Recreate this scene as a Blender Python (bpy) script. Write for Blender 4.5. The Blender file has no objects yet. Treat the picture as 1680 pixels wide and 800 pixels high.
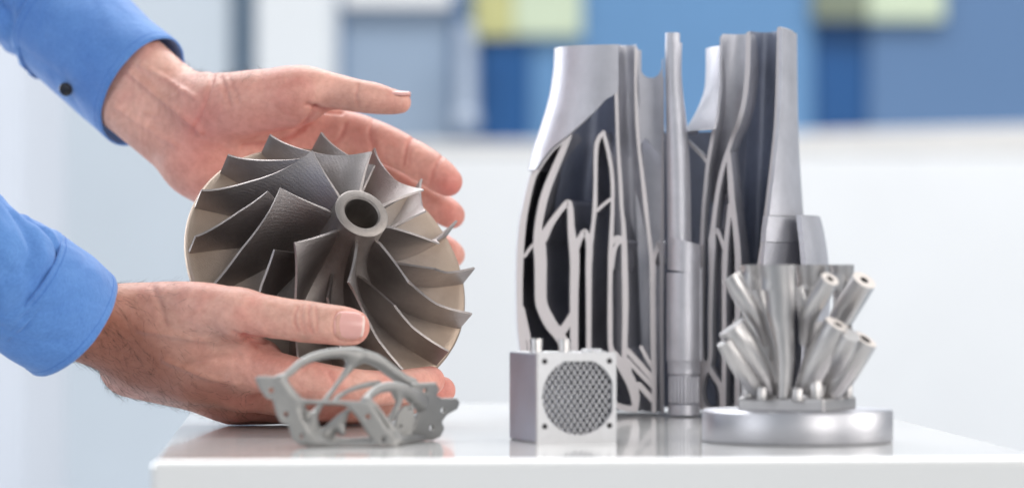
import bpy, bmesh, math, random
import numpy as np
from mathutils import Vector, Matrix, noise
random.seed(7)
rng = np.random.default_rng(7)
scene = bpy.context.scene
col = scene.collection
PI = math.pi

# ------------------------------------------------------------------ camera
F = 4900.0            # focal length in photograph pixels (1680 wide)
HOR = 470.0           # horizon row of the photograph
CAMH = 0.0734         # camera height above the plinth top
cam_d = bpy.data.cameras.new('camera'); cam = bpy.data.objects.new('camera', cam_d); col.objects.link(cam)
cam.location = (0, 0, CAMH); cam.rotation_euler = (PI/2, 0, 0)
cam_d.sensor_width = 36.0; cam_d.lens = F/1680*36.0; cam_d.shift_y = (HOR-400)/1680.0
cam_d.clip_start = 0.05; cam_d.clip_end = 60
cam_d.dof.use_dof = True; cam_d.dof.focus_distance = 1.553; cam_d.dof.aperture_fstop = 5.1
scene.camera = cam

def P(px, py, d):
    """the point seen at a photograph pixel, d metres in front of the camera"""
    return Vector(((px-840.0)*d/F, d, CAMH-(py-HOR)*d/F))
def S(r, d): return r*d/F

# ------------------------------------------------------------------ light
w = bpy.data.worlds.new('World'); scene.world = w; w.use_nodes = True
bgn = w.node_tree.nodes['Background']; bgn.inputs[0].default_value = (0.88, 0.94, 1.0, 1); bgn.inputs[1].default_value = 0.46
def area(name, loc, target, sx, sy, power, colr):
    l = bpy.data.lights.new(name, 'AREA'); l.shape = 'RECTANGLE'; l.size = sx; l.size_y = sy; l.energy = power; l.color = colr
    o = bpy.data.objects.new(name, l); col.objects.link(o); o.location = loc
    o.rotation_euler = (Vector(target)-Vector(loc)).to_track_quat('-Z', 'Y').to_euler()
    return o
area('ceiling_panel_lamp', (-0.35, 3.0, 1.75), (-0.1, 1.5, 0.05), 2.2, 1.2, 50, (0.97, 0.98, 1.0))
area('window_lamp', (-1.45, 2.85, 0.55), (0.05, 1.5, 0.08), 0.7, 1.1, 19, (0.95, 0.97, 1.0))
area('side_lamp', (-1.9, 0.3, 0.9), (0.0, 1.5, 0.05), 1.2, 1.2, 12, (0.96, 0.97, 1.0))
area('right_lamp', (2.0, 1.25, 0.75), (0.25, 1.6, 0.1), 1.2, 1.0, 22, (1.0, 0.95, 0.90))
area('studio_lamp', (1.3, -0.9, 1.0), (0.1, 1.5, 0.0), 1.2, 0.9, 30, (1.0, 0.95, 0.90))
area('hall_lamp', (0.5, 3.9, 3.9), (0.9, 7.6, -0.3), 6.0, 1.6, 235, (1.0, 0.985, 0.96))
vs = scene.view_settings
vs.view_transform = 'Standard'; vs.look = 'None'; vs.exposure = 0.10; vs.gamma = 1.0; vs.use_curve_mapping = False

# ------------------------------------------------------------------ materials
def srgb(r, g, b):
    f = lambda c: ((c/255+0.055)/1.055)**2.4 if c > 10 else c/255/12.92
    return (f(r), f(g), f(b), 1)
MAT = {}
class NT:
    def __init__(s, name):
        s.m = bpy.data.materials.new(name); s.m.use_nodes = True; s.t = s.m.node_tree; s.n = s.t.nodes; s.l = s.t.links
        s.b = s.n['Principled BSDF']; MAT[name] = s.m
    def node(s, typ, **kw):
        n = s.n.new(typ)
        for k, v in kw.items(): setattr(n, k, v)
        return n
    def coord(s, scale=(1, 1, 1), rot=(0, 0, 0), kind='Object'):
        c = s.node('ShaderNodeTexCoord'); mp = s.node('ShaderNodeMapping'); s.l.new(c.outputs[kind], mp.inputs['Vector'])
        mp.inputs['Scale'].default_value = scale; mp.inputs['Rotation'].default_value = rot
        return mp.outputs[0]
    def noise(s, vec, scale, detail=4, rough=0.6, dist=0.0):
        n = s.node('ShaderNodeTexNoise'); s.l.new(vec, n.inputs['Vector'])
        n.inputs['Scale'].default_value = scale; n.inputs['Detail'].default_value = detail
        n.inputs['Roughness'].default_value = rough; n.inputs['Distortion'].default_value = dist
        return n.outputs['Fac']
    def wave(s, vec, scale, dist=1.5, dscale=1.5, direction='X'):
        n = s.node('ShaderNodeTexWave'); s.l.new(vec, n.inputs['Vector']); n.bands_direction = direction
        n.inputs['Scale'].default_value = scale; n.inputs['Distortion'].default_value = dist; n.inputs['Detail Scale'].default_value = dscale
        return n.outputs['Fac']
    def ramp(s, fac, c0, c1, p0=0.3, p1=0.7):
        r = s.node('ShaderNodeValToRGB'); s.l.new(fac, r.inputs[0])
        r.color_ramp.elements[0].color = c0; r.color_ramp.elements[1].color = c1
        r.color_ramp.elements[0].position = p0; r.color_ramp.elements[1].position = p1
        return r.outputs[0]
    def mix(s, fac, a, b, mode='MIX'):
        m = s.node('ShaderNodeMix', data_type='RGBA', blend_type=mode)
        if hasattr(fac, 'node'): s.l.new(fac, m.inputs['Factor'])
        else: m.inputs['Factor'].default_value = fac
        for v, i in ((a, 6), (b, 7)):
            if hasattr(v, 'node'): s.l.new(v, m.inputs[i])
            else: m.inputs[i].default_value = v
        return m.outputs[2]
    def bump(s, h, strength, dist, prev=None):
        b = s.node('ShaderNodeBump'); s.l.new(h, b.inputs['Height']); b.inputs['Strength'].default_value = strength; b.inputs['Distance'].default_value = dist
        if prev is not None: s.l.new(prev, b.inputs['Normal'])
        return b.outputs[0]
    def set(s, **kw):
        for k, v in kw.items():
            i = s.b.inputs[k.replace('_', ' ')]
            if hasattr(v, 'node'): s.l.new(v, i)
            else: i.default_value = v
        return s.m

def plain(name, c, rough=0.5, metallic=0.0, var=0.06, scale=6, coat=0.0, bump=0.0, bscale=900):
    t = NT(name); v = t.coord()
    n = t.noise(v, scale, 5)
    c0 = tuple(x*(1-var) for x in c[:3])+(1,); c1 = tuple(min(1, x*(1+var)) for x in c[:3])+(1,)
    t.set(Base_Color=t.ramp(n, c0, c1), Roughness=rough, Metallic=metallic, Coat_Weight=coat)
    if bump: t.set(Normal=t.bump(t.noise(v, bscale, 3), bump, 0.0004))
    return t.m

def printed(name, c, rough=0.42, grain=0.35, layers=0.0, var=0.1, metallic=1.0, aniso_axis='Z', vscale=60):
    """sintered metal: soft sheen, fine grain, faint build layers"""
    t = NT(name); v = t.coord()
    n = t.noise(v, vscale, 6, 0.65)
    c0 = tuple(x*(1-var) for x in c[:3])+(1,); c1 = tuple(min(1, x*(1+var)) for x in c[:3])+(1,)
    g = t.noise(v, 1600, 2, 0.6)
    rr = t.node('ShaderNodeMapRange'); t.l.new(n, rr.inputs[0]); rr.inputs[3].default_value = rough-0.06; rr.inputs[4].default_value = rough+0.08
    nb = t.bump(g, grain, 0.0003)
    if layers: nb = t.bump(t.wave(v, 420, 2.0, 1.0, aniso_axis), layers, 0.0002, nb)
    t.set(Base_Color=t.ramp(n, c0, c1), Roughness=rr.outputs[0], Metallic=metallic, Normal=nb)
    return t.m

printed('burner_metal', srgb(190, 190, 197), 0.40, 0.4, 0.35, metallic=0.62)
printed('burner_shaded_metal', srgb(168, 174, 190), 0.44, 0.4, 0.3, metallic=0.7)  # burner metal, darker and bluer: channel shade painted into liners and back casing
printed('burner_cut_face', srgb(198, 194, 196), 0.55, 0.15, 0.0, 0.04, metallic=0.75)
printed('manifold_metal', srgb(186, 184, 184), 0.36, 0.35, 0.0, 0.06, metallic=0.95)
printed('turned_disc_metal', srgb(192, 192, 197), 0.40, 0.08, 0.25, 0.03)
printed('tube_end_metal', srgb(222, 214, 208), 0.55, 0.1, 0.0, 0.04, metallic=0.4)
printed('bracket_metal', srgb(154, 153, 151), 0.55, 0.45, 0.0, 0.08, metallic=0.85)
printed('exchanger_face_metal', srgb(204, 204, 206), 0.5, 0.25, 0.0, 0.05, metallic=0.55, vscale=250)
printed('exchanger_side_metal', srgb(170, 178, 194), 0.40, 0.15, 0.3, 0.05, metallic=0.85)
printed('lattice_metal', srgb(178, 178, 182), 0.42, 0.3, 0.0, 0.05, metallic=0.7)
plain('dark_hole', srgb(34, 30, 34), 0.8)
# impeller: milled titanium, faint tool marks
def milled(name, c, rough, ws, wb, d='X', tan=None):
    t = NT(name); v = t.coord()
    n = t.noise(v, 45, 6, 0.7)
    w1 = t.wave(v, ws, 5.0, 3.0, d)
    g = t.noise(v, 1100, 3, 0.8)
    c0 = tuple(x*0.82 for x in c[:3])+(1,); c1 = tuple(min(1, x*1.15) for x in c[:3])+(1,)
    nb = t.bump(w1, wb, 0.0004); nb = t.bump(g, 0.6, 0.0004, nb)
    colr = t.ramp(n, c0, c1)
    if tan is not None:      # hub colour turns to straw towards the rim
        sep = t.node('ShaderNodeSeparateXYZ'); t.l.new(v, sep.inputs[0]); cb_ = t.node('ShaderNodeCombineXYZ')
        t.l.new(sep.outputs[0], cb_.inputs[0]); t.l.new(sep.outputs[1], cb_.inputs[1])
        ln = t.node('ShaderNodeVectorMath', operation='LENGTH'); t.l.new(cb_.outputs[0], ln.inputs[0])
        colr = t.mix(t.ramp(ln.outputs['Value'], (0, 0, 0, 1), (1, 1, 1, 1), 0.040, 0.072), colr, t.ramp(n, tuple(x*0.85 for x in tan[:3])+(1,), tan))
    t.set(Base_Color=colr, Roughness=rough, Metallic=1.0, Normal=nb)
milled('impeller_hub_metal', srgb(152, 145, 141), 0.50, 260, 0.10, 'Y', srgb(180, 162, 147))
milled('impeller_blade_metal', srgb(163, 156, 154), 0.44, 170, 0.12, 'Z')
# plinth lacquer
t = NT('white_lacquer'); v = t.coord()
t.set(Base_Color=t.ramp(t.noise(v, 3, 3), (0.74, 0.735, 0.72, 1), (0.78, 0.775, 0.765, 1)), Roughness=0.12, Coat_Weight=0.3, Coat_Roughness=0.04,
      Normal=t.bump(t.noise(v, 14, 2), 0.04, 0.002))
# skin
def skin(name, base, red, dark):
    t = NT(name); v = t.coord()
    at = t.node('ShaderNodeAttribute', attribute_name='flush')
    sep = t.node('ShaderNodeSeparateColor'); t.l.new(at.outputs['Color'], sep.inputs[0])
    n1 = t.noise(v, 55, 6, 0.65, 0.4); n2 = t.noise(v, 260, 4, 0.6)
    a = t.ramp(n1, tuple(x*0.80 for x in base[:3])+(1,), tuple(min(1, x*1.10) for x in base[:3])+(1,), 0.30, 0.66)
    n3 = t.noise(v, 28, 4, 0.6, 0.8); a = t.mix(t.ramp(n3, (0, 0, 0, 1), (0.42, 0.42, 0.42, 1), 0.45, 0.7), a, red)
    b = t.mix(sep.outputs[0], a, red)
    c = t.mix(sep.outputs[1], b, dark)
    sp = t.ramp(n2, (0.84, 0.78, 0.76, 1), (1.0, 1.0, 1.0, 1), 0.3, 0.6)
    c2 = t.mix(0.75, c, sp, 'MULTIPLY')
    vor = t.node('ShaderNodeTexVoronoi', feature='DISTANCE_TO_EDGE'); t.l.new(v, vor.inputs['Vector']); vor.inputs['Scale'].default_value = 700
    nb = t.bump(vor.outputs[0], 0.35, 0.0004)
    nb = t.bump(t.noise(v, 330, 4, 0.7, 1.0), 0.32, 0.0006, nb)
    vw = t.coord(scale=(60, 260, 260))
    nb = t.bump(t.noise(vw, 1.0, 3, 0.6, 0.6), 0.22, 0.0009, nb)
    t.set(Base_Color=c2, Roughness=0.50, Subsurface_Weight=0.10, Subsurface_Scale=0.006, Normal=nb)
    t.b.inputs['Subsurface Radius'].default_value = (1.0, 0.35, 0.2)
    t.b.inputs['Specular IOR Level'].default_value = 0.38
skin('skin', srgb(224, 175, 158), srgb(202, 112, 104), srgb(164, 106, 86))
plain('nail', srgb(222, 168, 160), 0.28, 0, 0.05, 200)
plain('nail_edge', srgb(232, 204, 194), 0.3)
plain('hair', srgb(52, 36, 28), 0.5)
# cloth
t = NT('blue_shirt_cloth'); v = t.coord()
n1 = t.noise(v, 25, 5, 0.6); weave = t.noise(t.coord(scale=(500, 2200, 500), rot=(0.3, 0.6, 0)), 1, 2); weave2 = t.noise(t.coord(scale=(2200, 500, 2200), rot=(0.3, 0.6, 0)), 1, 2)
base = t.ramp(n1, srgb(80, 128, 196), srgb(102, 150, 212))
wv = t.ramp(weave, (0.74, 0.78, 0.86, 1), (1, 1, 1, 1), 0.35, 0.65)
nb = t.bump(weave, 0.3, 0.0004); nb = t.bump(weave2, 0.3, 0.0004, nb); nb = t.bump(t.noise(v, 30, 4, 0.5, 0.6), 0.5, 0.004, nb)
t.set(Base_Color=t.mix(0.8, base, wv, 'MULTIPLY'), Roughness=0.85, Sheen_Weight=0.25, Normal=nb)
plain('stitch_cloth', srgb(70, 116, 188), 0.9)
plain('button_plastic', srgb(26, 26, 34), 0.25)
# background
plain('white_wall_paint', srgb(236, 238, 240), 0.7, var=0.02)
plain('near_wall_paint', srgb(206, 210, 218), 0.7, var=0.02)
plain('grey_wall_paint', srgb(208, 216, 224), 0.7, var=0.02)
plain('blue_grey_paint', srgb(136, 154, 172), 0.6, var=0.03)
plain('machine_blue', srgb(92, 136, 180), 0.45, var=0.05, scale=2)
plain('machine_mid_blue', srgb(86, 118, 158), 0.5, var=0.05, scale=2)
plain('machine_deep_blue', srgb(10, 78, 136), 0.5, var=0.05)
plain('machine_pane', srgb(146, 164, 186), 0.4, var=0.08, scale=3)
plain('machine_white', srgb(238, 238, 239), 0.55, var=0.02)
plain('worktop_beige', srgb(228, 224, 220), 0.6, var=0.04)
plain('label_green', srgb(196, 208, 182), 0.6, var=0.05)
plain('label_yellow', srgb(186, 184, 128), 0.6, var=0.15)
plain('label_olive', srgb(120, 128, 110), 0.6, var=0.15)
plain('brushed_handle', srgb(186, 198, 216), 0.35, 0.3)
plain('hall_floor', srgb(176, 186, 196), 0.5, var=0.04)

# ------------------------------------------------------------------ helpers
def link(name, me, mat=None, parent=None, smooth=True, **props):
    o = bpy.data.objects.new(name, me); col.objects.link(o)
    if mat is not None:
        for m in (mat if isinstance(mat, (list, tuple)) else [mat]): me.materials.append(MAT[m] if isinstance(m, str) else m)
    if parent is not None: o.parent = parent
    if smooth:
        me.polygons.foreach_set('use_smooth', [True]*len(me.polygons))
    for k, v in props.items(): o[k] = v
    return o
def pydata(name, V, Fc):
    me = bpy.data.meshes.new(name); me.from_pydata([tuple(v) for v in V], [], [tuple(f) for f in Fc]); me.update()
    bm = bmesh.new(); bm.from_mesh(me); bmesh.ops.recalc_face_normals(bm, faces=bm.faces); bm.to_mesh(me); bm.free()
    return me
def empty(name, loc, label, cat, group=None, kind=None):
    o = bpy.data.objects.new(name, None); col.objects.link(o); o.location = loc; o['label'] = label; o['category'] = cat
    if group: o['group'] = group
    bpy.context.view_layer.update()
    return o
def to_local(me, root):
    """world-space mesh -> space of an unrotated root"""
    me.transform(Matrix.Translation(-Vector(root.location))); return me
def sharp(o, ang=35):
    me = o.data; bm = bmesh.new(); bm.from_mesh(me)
    for e in bm.edges: e.smooth = e.calc_face_angle(0) < math.radians(ang)
    bm.to_mesh(me); bm.free(); return o
def box(p0, p1, bev=0.0, seg=2):
    bm = bmesh.new(); bmesh.ops.create_cube(bm, size=1)
    p0 = Vector(p0); p1 = Vector(p1); c = (p0+p1)/2; s = p1-p0
    for v in bm.verts: v.co = Vector((v.co.x*s.x, v.co.y*s.y, v.co.z*s.z))+c
    if bev: bmesh.ops.bevel(bm, geom=bm.edges[:], offset=bev, segments=seg, affect='EDGES', profile=0.5)
    me = bpy.data.meshes.new('m'); bm.to_mesh(me); bm.free(); return me
def prism(pts, h0, h1, M=None, bev=0.0):
    """polygon pts (x,y) extruded from h0 to h1 along z, placed with matrix M"""
    bm = bmesh.new()
    f = bm.faces.new([bm.verts.new((x, y, h0)) for x, y in pts])
    r = bmesh.ops.extrude_face_region(bm, geom=[f])
    for g in r['geom']:
        if isinstance(g, bmesh.types.BMVert): g.co.z = h1
    bmesh.ops.recalc_face_normals(bm, faces=bm.faces)
    if bev: bmesh.ops.bevel(bm, geom=bm.edges[:], offset=bev, segments=2, affect='EDGES', profile=0.5)
    me = bpy.data.meshes.new('m'); bm.to_mesh(me); bm.free()
    if M is not None: me.transform(M)
    return me
def revolve(profile, seg=64, a0=0.0, a1=2*PI, closed_profile=False, M=None):
    """profile [(r,z)], spun about z; a full turn is welded, a part turn is capped when the profile is a closed loop"""
    full = abs(a1-a0-2*PI) < 1e-6; n = seg if full else seg+1
    V = []; Fc = []; m = len(profile)
    for i in range(n):
        a = a0+(a1-a0)*i/seg; c, s = math.cos(a), math.sin(a)
        V += [(r*c, r*s, z) for r, z in profile]
    for i in range(seg):
        j = (i+1) % n
        for k in range(m if closed_profile else m-1):
            k2 = (k+1) % m; Fc.append((i*m+k, i*m+k2, j*m+k2, j*m+k))
    if closed_profile and not full:
        Fc.append(tuple(range(m))); Fc.append(tuple((n-1)*m+k for k in range(m)))
    me = pydata('m', V, Fc)
    bm = bmesh.new(); bm.from_mesh(me); bmesh.ops.remove_doubles(bm, verts=bm.verts, dist=1e-7); bmesh.ops.recalc_face_normals(bm, faces=bm.faces); bm.to_mesh(me); bm.free()
    if M is not None: me.transform(M)
    return me
def loft(rings, close=True, cap=True):
    V = []; Fc = []; m = len(rings[0])
    for r in rings: V += [tuple(p) for p in r]
    for i in range(len(rings)-1):
        for k in range(m if close else m-1):
            k2 = (k+1) % m; Fc.append((i*m+k, i*m+k2, (i+1)*m+k2, (i+1)*m+k))
    if cap: Fc.append(tuple(range(m))); Fc.append(tuple((len(rings)-1)*m+k for k in range(m)))
    return pydata('m', V, Fc)
def spline(pts, n):
    """Catmull-Rom through rows of numbers"""
    A = np.array(pts, float); out = []
    A = np.vstack([2*A[0]-A[1], A, 2*A[-1]-A[-2]]); segs = len(A)-3
    for i in range(segs):
        p0, p1, p2, p3 = A[i:i+4]
        for t in np.linspace(0, 1, n, endpoint=False):
            out.append(0.5*((2*p1)+(-p0+p2)*t+(2*p0-5*p1+4*p2-p3)*t*t+(-p0+3*p1-3*p2+p3)*t**3))
    out.append(A[-2]); return np.array(out)
def tube_mesh(pts, seg=24, n=8, hole=0.0, flat_end=True, end_dir=None):
    """pts [(x,y,z,r)] -> tapered tube; hole>0 bores the first end"""
    C = spline(pts, n); rings = []
    up = None
    for i, c in enumerate(C):
        d = Vector(C[min(i+1, len(C)-1)][:3])-Vector(C[max(i-1, 0)][:3]); d.normalize()
        if up is None: up = d.orthogonal().normalized()
        up = (up-d*up.dot(d)).normalized(); s = d.cross(up)
        rings.append([Vector(c[:3])+(up*math.cos(a)+s*math.sin(a))*c[3] for a in np.linspace(0, 2*PI, seg, endpoint=False)])
    if hole:
        c0 = Vector(C[0][:3]); d0 = (Vector(C[1][:3])-c0).normalized()
        inner = [c0+(p-c0)*hole for p in rings[0]]
        deep = [p+d0*C[0][3]*1.6 for p in inner]
        rings = [deep, inner]+rings
    return loft(rings)

# ---- implicit surfaces: smooth unions of tapered limbs, meshed with surface nets
class SDF:
    def __init__(s, lo, hi, h):
        s.lo = np.array(lo, np.float32); s.h = h
        s.n = np.ceil((np.array(hi)-np.array(lo))/h).astype(int)+1
        s.D = np.full(s.n, 1.0, np.float32)
        s.ax = [s.lo[i]+h*np.arange(s.n[i], dtype=np.float32) for i in range(3)]
    def block(s, lo, hi):
        sl = []
        for i in range(3):
            a = int(max(0, math.floor((lo[i]-s.lo[i])/s.h))); b = int(min(s.n[i], math.ceil((hi[i]-s.lo[i])/s.h)+1)); sl.append(slice(a, max(a, b)))
        X, Y, Z = np.meshgrid(s.ax[0][sl[0]], s.ax[1][sl[1]], s.ax[2][sl[2]], indexing='ij', sparse=True)
        return tuple(sl), X, Y, Z
    def cone(s, a, b, ra, rb, k=0.004, sub=False, flat=None, mg=None):
        a = np.array(a[:3], np.float32); b = np.array(b[:3], np.float32); R = max(ra, rb)+max(k, mg or 0, 0.001)*1.6+0.004
        sl, X, Y, Z = s.block(np.minimum(a, b)-R, np.maximum(a, b)+R)
        px, py, pz = X-a[0], Y-a[1], Z-a[2]; ba = b-a
        l2 = float(ba@ba)+1e-12
        t = np.clip((px*ba[0]+py*ba[1]+pz*ba[2])/l2, 0, 1)
        qx, qy, qz = px-ba[0]*t, py-ba[1]*t, pz-ba[2]*t
        if flat is not None:
            nn, f = flat; q = (qx*nn[0]+qy*nn[1]+qz*nn[2])*(1/f-1)
            qx, qy, qz = qx+nn[0]*q, qy+nn[1]*q, qz+nn[2]*q
        d = np.sqrt(qx*qx+qy*qy+qz*qz)-(ra+(rb-ra)*t)
        s.merge(sl, d, k, sub)
    def merge(s, sl, d, k, sub=False):
        A = s.D[sl]
        if k <= 0: s.D[sl] = np.minimum(A, d); return
        if sub: d = -d; h = np.maximum(k-np.abs(A-d), 0)/k; s.D[sl] = np.maximum(A, d)+h*h*k*0.25
        else: h = np.maximum(k-np.abs(A-d), 0)/k; s.D[sl] = np.minimum(A, d)-h*h*k*0.25
    def chain(s, pts, k=0.004, flat=None, sub=False):
        A = spline([tuple(p[:4]) for p in pts], 4); Rm = A[:, 3].max()+k*1.6+0.004
        sl, X, Y, Z = s.block(A[:, :3].min(0)-Rm, A[:, :3].max(0)+Rm)
        keep = s.D; shp = tuple(x.stop-x.start for x in sl); full = np.full(s.n, 1.0, np.float32); s.D = full
        for p, q in zip(A[:-1], A[1:]): s.cone(p, q, p[3], q[3], 0.0, False, flat, mg=k)
        t = s.D[sl]; s.D = keep; s.merge(sl, t, k, sub)
    def plate(s, poly, o, u, v, th, k=0.002, rnd=0.001, holes=()):
        """polygon in the plane o + a*u + b*v, thickness th"""
        o, u, v = (np.array(x, np.float32) for x in (o, u, v)); nrm = np.cross(u, v)
        pts = [o+u*a+v*b for a, b in poly]; R = th+k+0.004
        sl, X, Y, Z = s.block(np.min(pts, 0)-R, np.max(pts, 0)+R)
        X, Y, Z = X-o[0], Y-o[1], Z-o[2]
        a = X*u[0]+Y*u[1]+Z*u[2]; b = X*v[0]+Y*v[1]+Z*v[2]; c = X*nrm[0]+Y*nrm[1]+Z*nrm[2]
        d2 = np.full(a.shape, 1e9, np.float32); sg = np.ones(a.shape, np.float32)
        n = len(poly)
        for i in range(n):
            x0, y0 = poly[i]; x1, y1 = poly[(i+1) % n]; ex, ey = x1-x0, y1-y0
            wx, wy = a-x0, b-y0; t = np.clip((wx*ex+wy*ey)/(ex*ex+ey*ey+1e-14), 0, 1)
            d2 = np.minimum(d2, (wx-ex*t)**2+(wy-ey*t)**2)
            c1 = b >= y0; c2 = b < y1; c3 = ex*wy > ey*wx
            flip = (c1 & c2 & c3) | (~c1 & ~c2 & ~c3); sg = np.where(flip, -sg, sg)
        d = sg*np.sqrt(d2)+rnd
        for hx, hy, hr in holes: d = np.maximum(d, hr-np.sqrt((a-hx)**2+(b-hy)**2))
        w1 = np.abs(c)-(th/2-rnd)
        d = np.minimum(np.maximum(d, w1), 0)+np.sqrt(np.maximum(d, 0)**2+np.maximum(w1, 0)**2)-rnd
        s.merge(sl, d, k)
    def mesh(s):
        D = s.D; ins = D < 0; n = D.shape
        c = np.zeros(tuple(x-1 for x in n), np.int8)
        for dx in (0, 1):
            for dy in (0, 1):
                for dz in (0, 1): c += ins[dx:n[0]-1+dx, dy:n[1]-1+dy, dz:n[2]-1+dz]
        cells = np.argwhere((c > 0) & (c < 8)); idx = -np.ones(c.shape, np.int64); idx[tuple(cells.T)] = np.arange(len(cells))
        acc = np.zeros((len(cells), 3)); cnt = np.zeros(len(cells))
        corners = [(i, j, k) for i in (0, 1) for j in (0, 1) for k in (0, 1)]
        val = {q: D[cells[:, 0]+q[0], cells[:, 1]+q[1], cells[:, 2]+q[2]].astype(float) for q in corners}
        for p in corners:
            for ax in range(3):
                if p[ax]: continue
                q = list(p); q[ax] = 1; q = tuple(q); a, b = val[p], val[q]
                m = (a < 0) != (b < 0); t = np.where(m, a/np.where(m, a-b, 1), 0)
                e = np.tile(np.array(p, float), (len(cells), 1)); e[:, ax] += t
                acc[m] += e[m]; cnt[m] += 1
        V = (cells+acc/cnt[:, None])*s.h+s.lo
        quads = []
        for ax in range(3):
            sl0 = [slice(1, -1)]*3; sl1 = [slice(1, -1)]*3; sl0[ax] = slice(0, -1); sl1[ax] = slice(1, None)
            A = ins[tuple(sl0)]; B = ins[tuple(sl1)]; E = np.argwhere(A != B); st = A[tuple(E.T)]
            off = np.array([1, 1, 1]); off[ax] = 0; E = E+off
            o1, o2 = [i for i in range(3) if i != ax]; u = np.zeros(3, int); u[o1] = 1; w_ = np.zeros(3, int); w_[o2] = 1
            q = np.stack([idx[tuple((E-u-w_).T)], idx[tuple((E-w_).T)], idx[tuple(E.T)], idx[tuple((E-u).T)]], 1)
            fl = st if ax != 1 else ~st
            q[~fl] = q[~fl][:, ::-1]; quads.append(q)
        Q = np.concatenate(quads)
        me = bpy.data.meshes.new('m'); me.vertices.add(len(V)); me.vertices.foreach_set('co', V.ravel())
        me.loops.add(len(Q)*4); me.loops.foreach_set('vertex_index', Q.ravel())
        me.polygons.add(len(Q)); me.polygons.foreach_set('loop_start', np.arange(len(Q))*4)
        me.update(calc_edges=True); me.validate()
        return me, V

#@@SETTING
# ------------------------------------------------------------------ the hall behind (far out of focus)
def bgbox(name, x0, x1, y0, y1, d, depth, mat, parent=None, bev=0.004, **props):
    a = P(x0, y1, d); b = P(x1, y0, d)
    me = box((a.x, d, a.z), (b.x, d+depth, b.z), bev)
    if parent is not None: to_local(me, parent)
    return link(name, me, mat, parent, smooth=False, **props)
FLOORZ = -0.95
link('floor', box((-6, -2, FLOORZ-0.05), (11, 13.6, FLOORZ)), 'hall_floor', smooth=False, kind='structure')
link('back_wall', box((-6, 13.0, FLOORZ+0.002), (11, 13.1, 4.2)), 'white_wall_paint', smooth=False, kind='structure')
dB = 4.6
def wallpart(name, x0, x1, d, depth, mat, z1=2.9):
    a = P(x0, 0, d); b = P(x1, 0, d)
    return link(name, box((a.x, d, FLOORZ+0.002), (b.x, d+depth, z1)), mat, smooth=False, kind='structure')
wallpart('near_wall', -420, 38, 3.2, 0.3, 'near_wall_paint')
wallpart('partition_wall', -60, 374, 4.8, 0.12, 'grey_wall_paint')
wallpart('partition_trim', 374, 421, 4.85, 0.10, 'blue_grey_paint')
wallpart('white_column', 421, 540, 4.78, 0.25, 'white_wall_paint')

dm = 6.5
mac = empty('laser_machine', (P(1200, 0, dm).x, dm, FLOORZ), 'tall blue laser machine on a white base cabinet, out of focus behind the plinth', 'machine')
bgbox('side_panel', 540, 560, -260, 238, dm, 0.8, 'machine_mid_blue', mac)
bgbox('window_pane', 561, 742, -260, 238, dm+0.02, 0.05, 'machine_pane', mac)
bgbox('frame_rail', 561, 742, -40, 10, dm-0.02, 0.035, 'machine_white', mac, label='pale rail across the machine window')
bgbox('door_post', 788, 868, 60, 238, dm-0.01, 0.5, 'machine_deep_blue', mac, label='darker blue door post')
bgbox('lower_post', 742, 787, -260, 238, dm+0.005, 0.5, 'machine_mid_blue', mac)
bgbox('blue_panel', 869, 1335, -260, 238, dm, 0.8, 'machine_blue', mac)
bgbox('upper_panel', 788, 868, -260, 59, dm, 0.5, 'machine_blue', mac)
bgbox('recess_panel', 1336, 1424, -260, 238, dm+0.02, 0.8, 'machine_deep_blue', mac, label='deep blue recessed panel')
bgbox('blue_panel', 1425, 2300, -260, 238, dm, 0.8, 'machine_mid_blue', mac)
for x0, x1, y0, y1, m_, lb in ((776, 842, -30, 62, 'label_yellow', 'yellow warning plate'), (843, 955, -30, 60, 'label_green', 'pale green plate'),
                               (1332, 1424, -30, 34, 'label_olive', 'olive plate'), (1425, 1550, -30, 34, 'label_green', 'pale green plate')):
    bgbox('plate', x0, x1, y0, y1, dm-0.03, 0.02, m_, mac, label=lb)
hm = tube_mesh([(*P(765, 40, dm-0.08), 0.021), (*P(765, 90, dm-0.08), 0.021), (*P(765, 190, dm-0.08), 0.024)])
link('handle', to_local(hm, mac), 'brushed_handle', mac)
kn = revolve([(0.0, -0.02), (0.025, -0.02), (0.031, 0), (0.025, 0.02), (0.0, 0.02)], 24, M=Matrix.Translation(P(765, 196, dm-0.08)))
link('knob', to_local(kn, mac), 'brushed_handle', mac)
a_, b_ = P(540, 0, dm).x, P(2300, 0, dm).x; z_ = lambda y: P(0, y, dm-0.25).z
wt = prism([(a_, z_(250)), (b_, z_(250)), (b_, z_(192)), (P(1680, 0, dm).x, z_(206)), (P(1336, 0, dm).x, z_(216)), (P(868, 0, dm).x, z_(232)), (a_, z_(234))], 0, 0.24, Matrix(((1, 0, 0, 0), (0, 0, 1, dm-0.25), (0, 1, 0, 0), (0, 0, 0, 1))), 0.006)
link('worktop', to_local(wt, mac), 'worktop_beige', mac, smooth=False)
cb = box((P(541, 0, dm).x, dm-0.247, FLOORZ+0.004), (P(2300, 0, dm).x, dm+0.8, P(0, 250.3, dm-0.25).z), 0.01)
link('base_cabinet', to_local(cb, mac), 'machine_white', mac, smooth=False)

# ------------------------------------------------------------------ plinth
def plinth():
    pts = [(-0.1527, 1.262), (0.2323, 1.285), (0.206, 1.90), (-0.1988, 1.873)]
    M = Matrix.Identity(4)
    me = prism(pts, FLOORZ+0.004, 0.0, M, 0.0030)
    o = link('plinth', me, 'white_lacquer', smooth=False)
    o['label'] = 'glossy white plinth that carries the metal parts and the resting hand'; o['category'] = 'plinth'
plinth()
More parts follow.
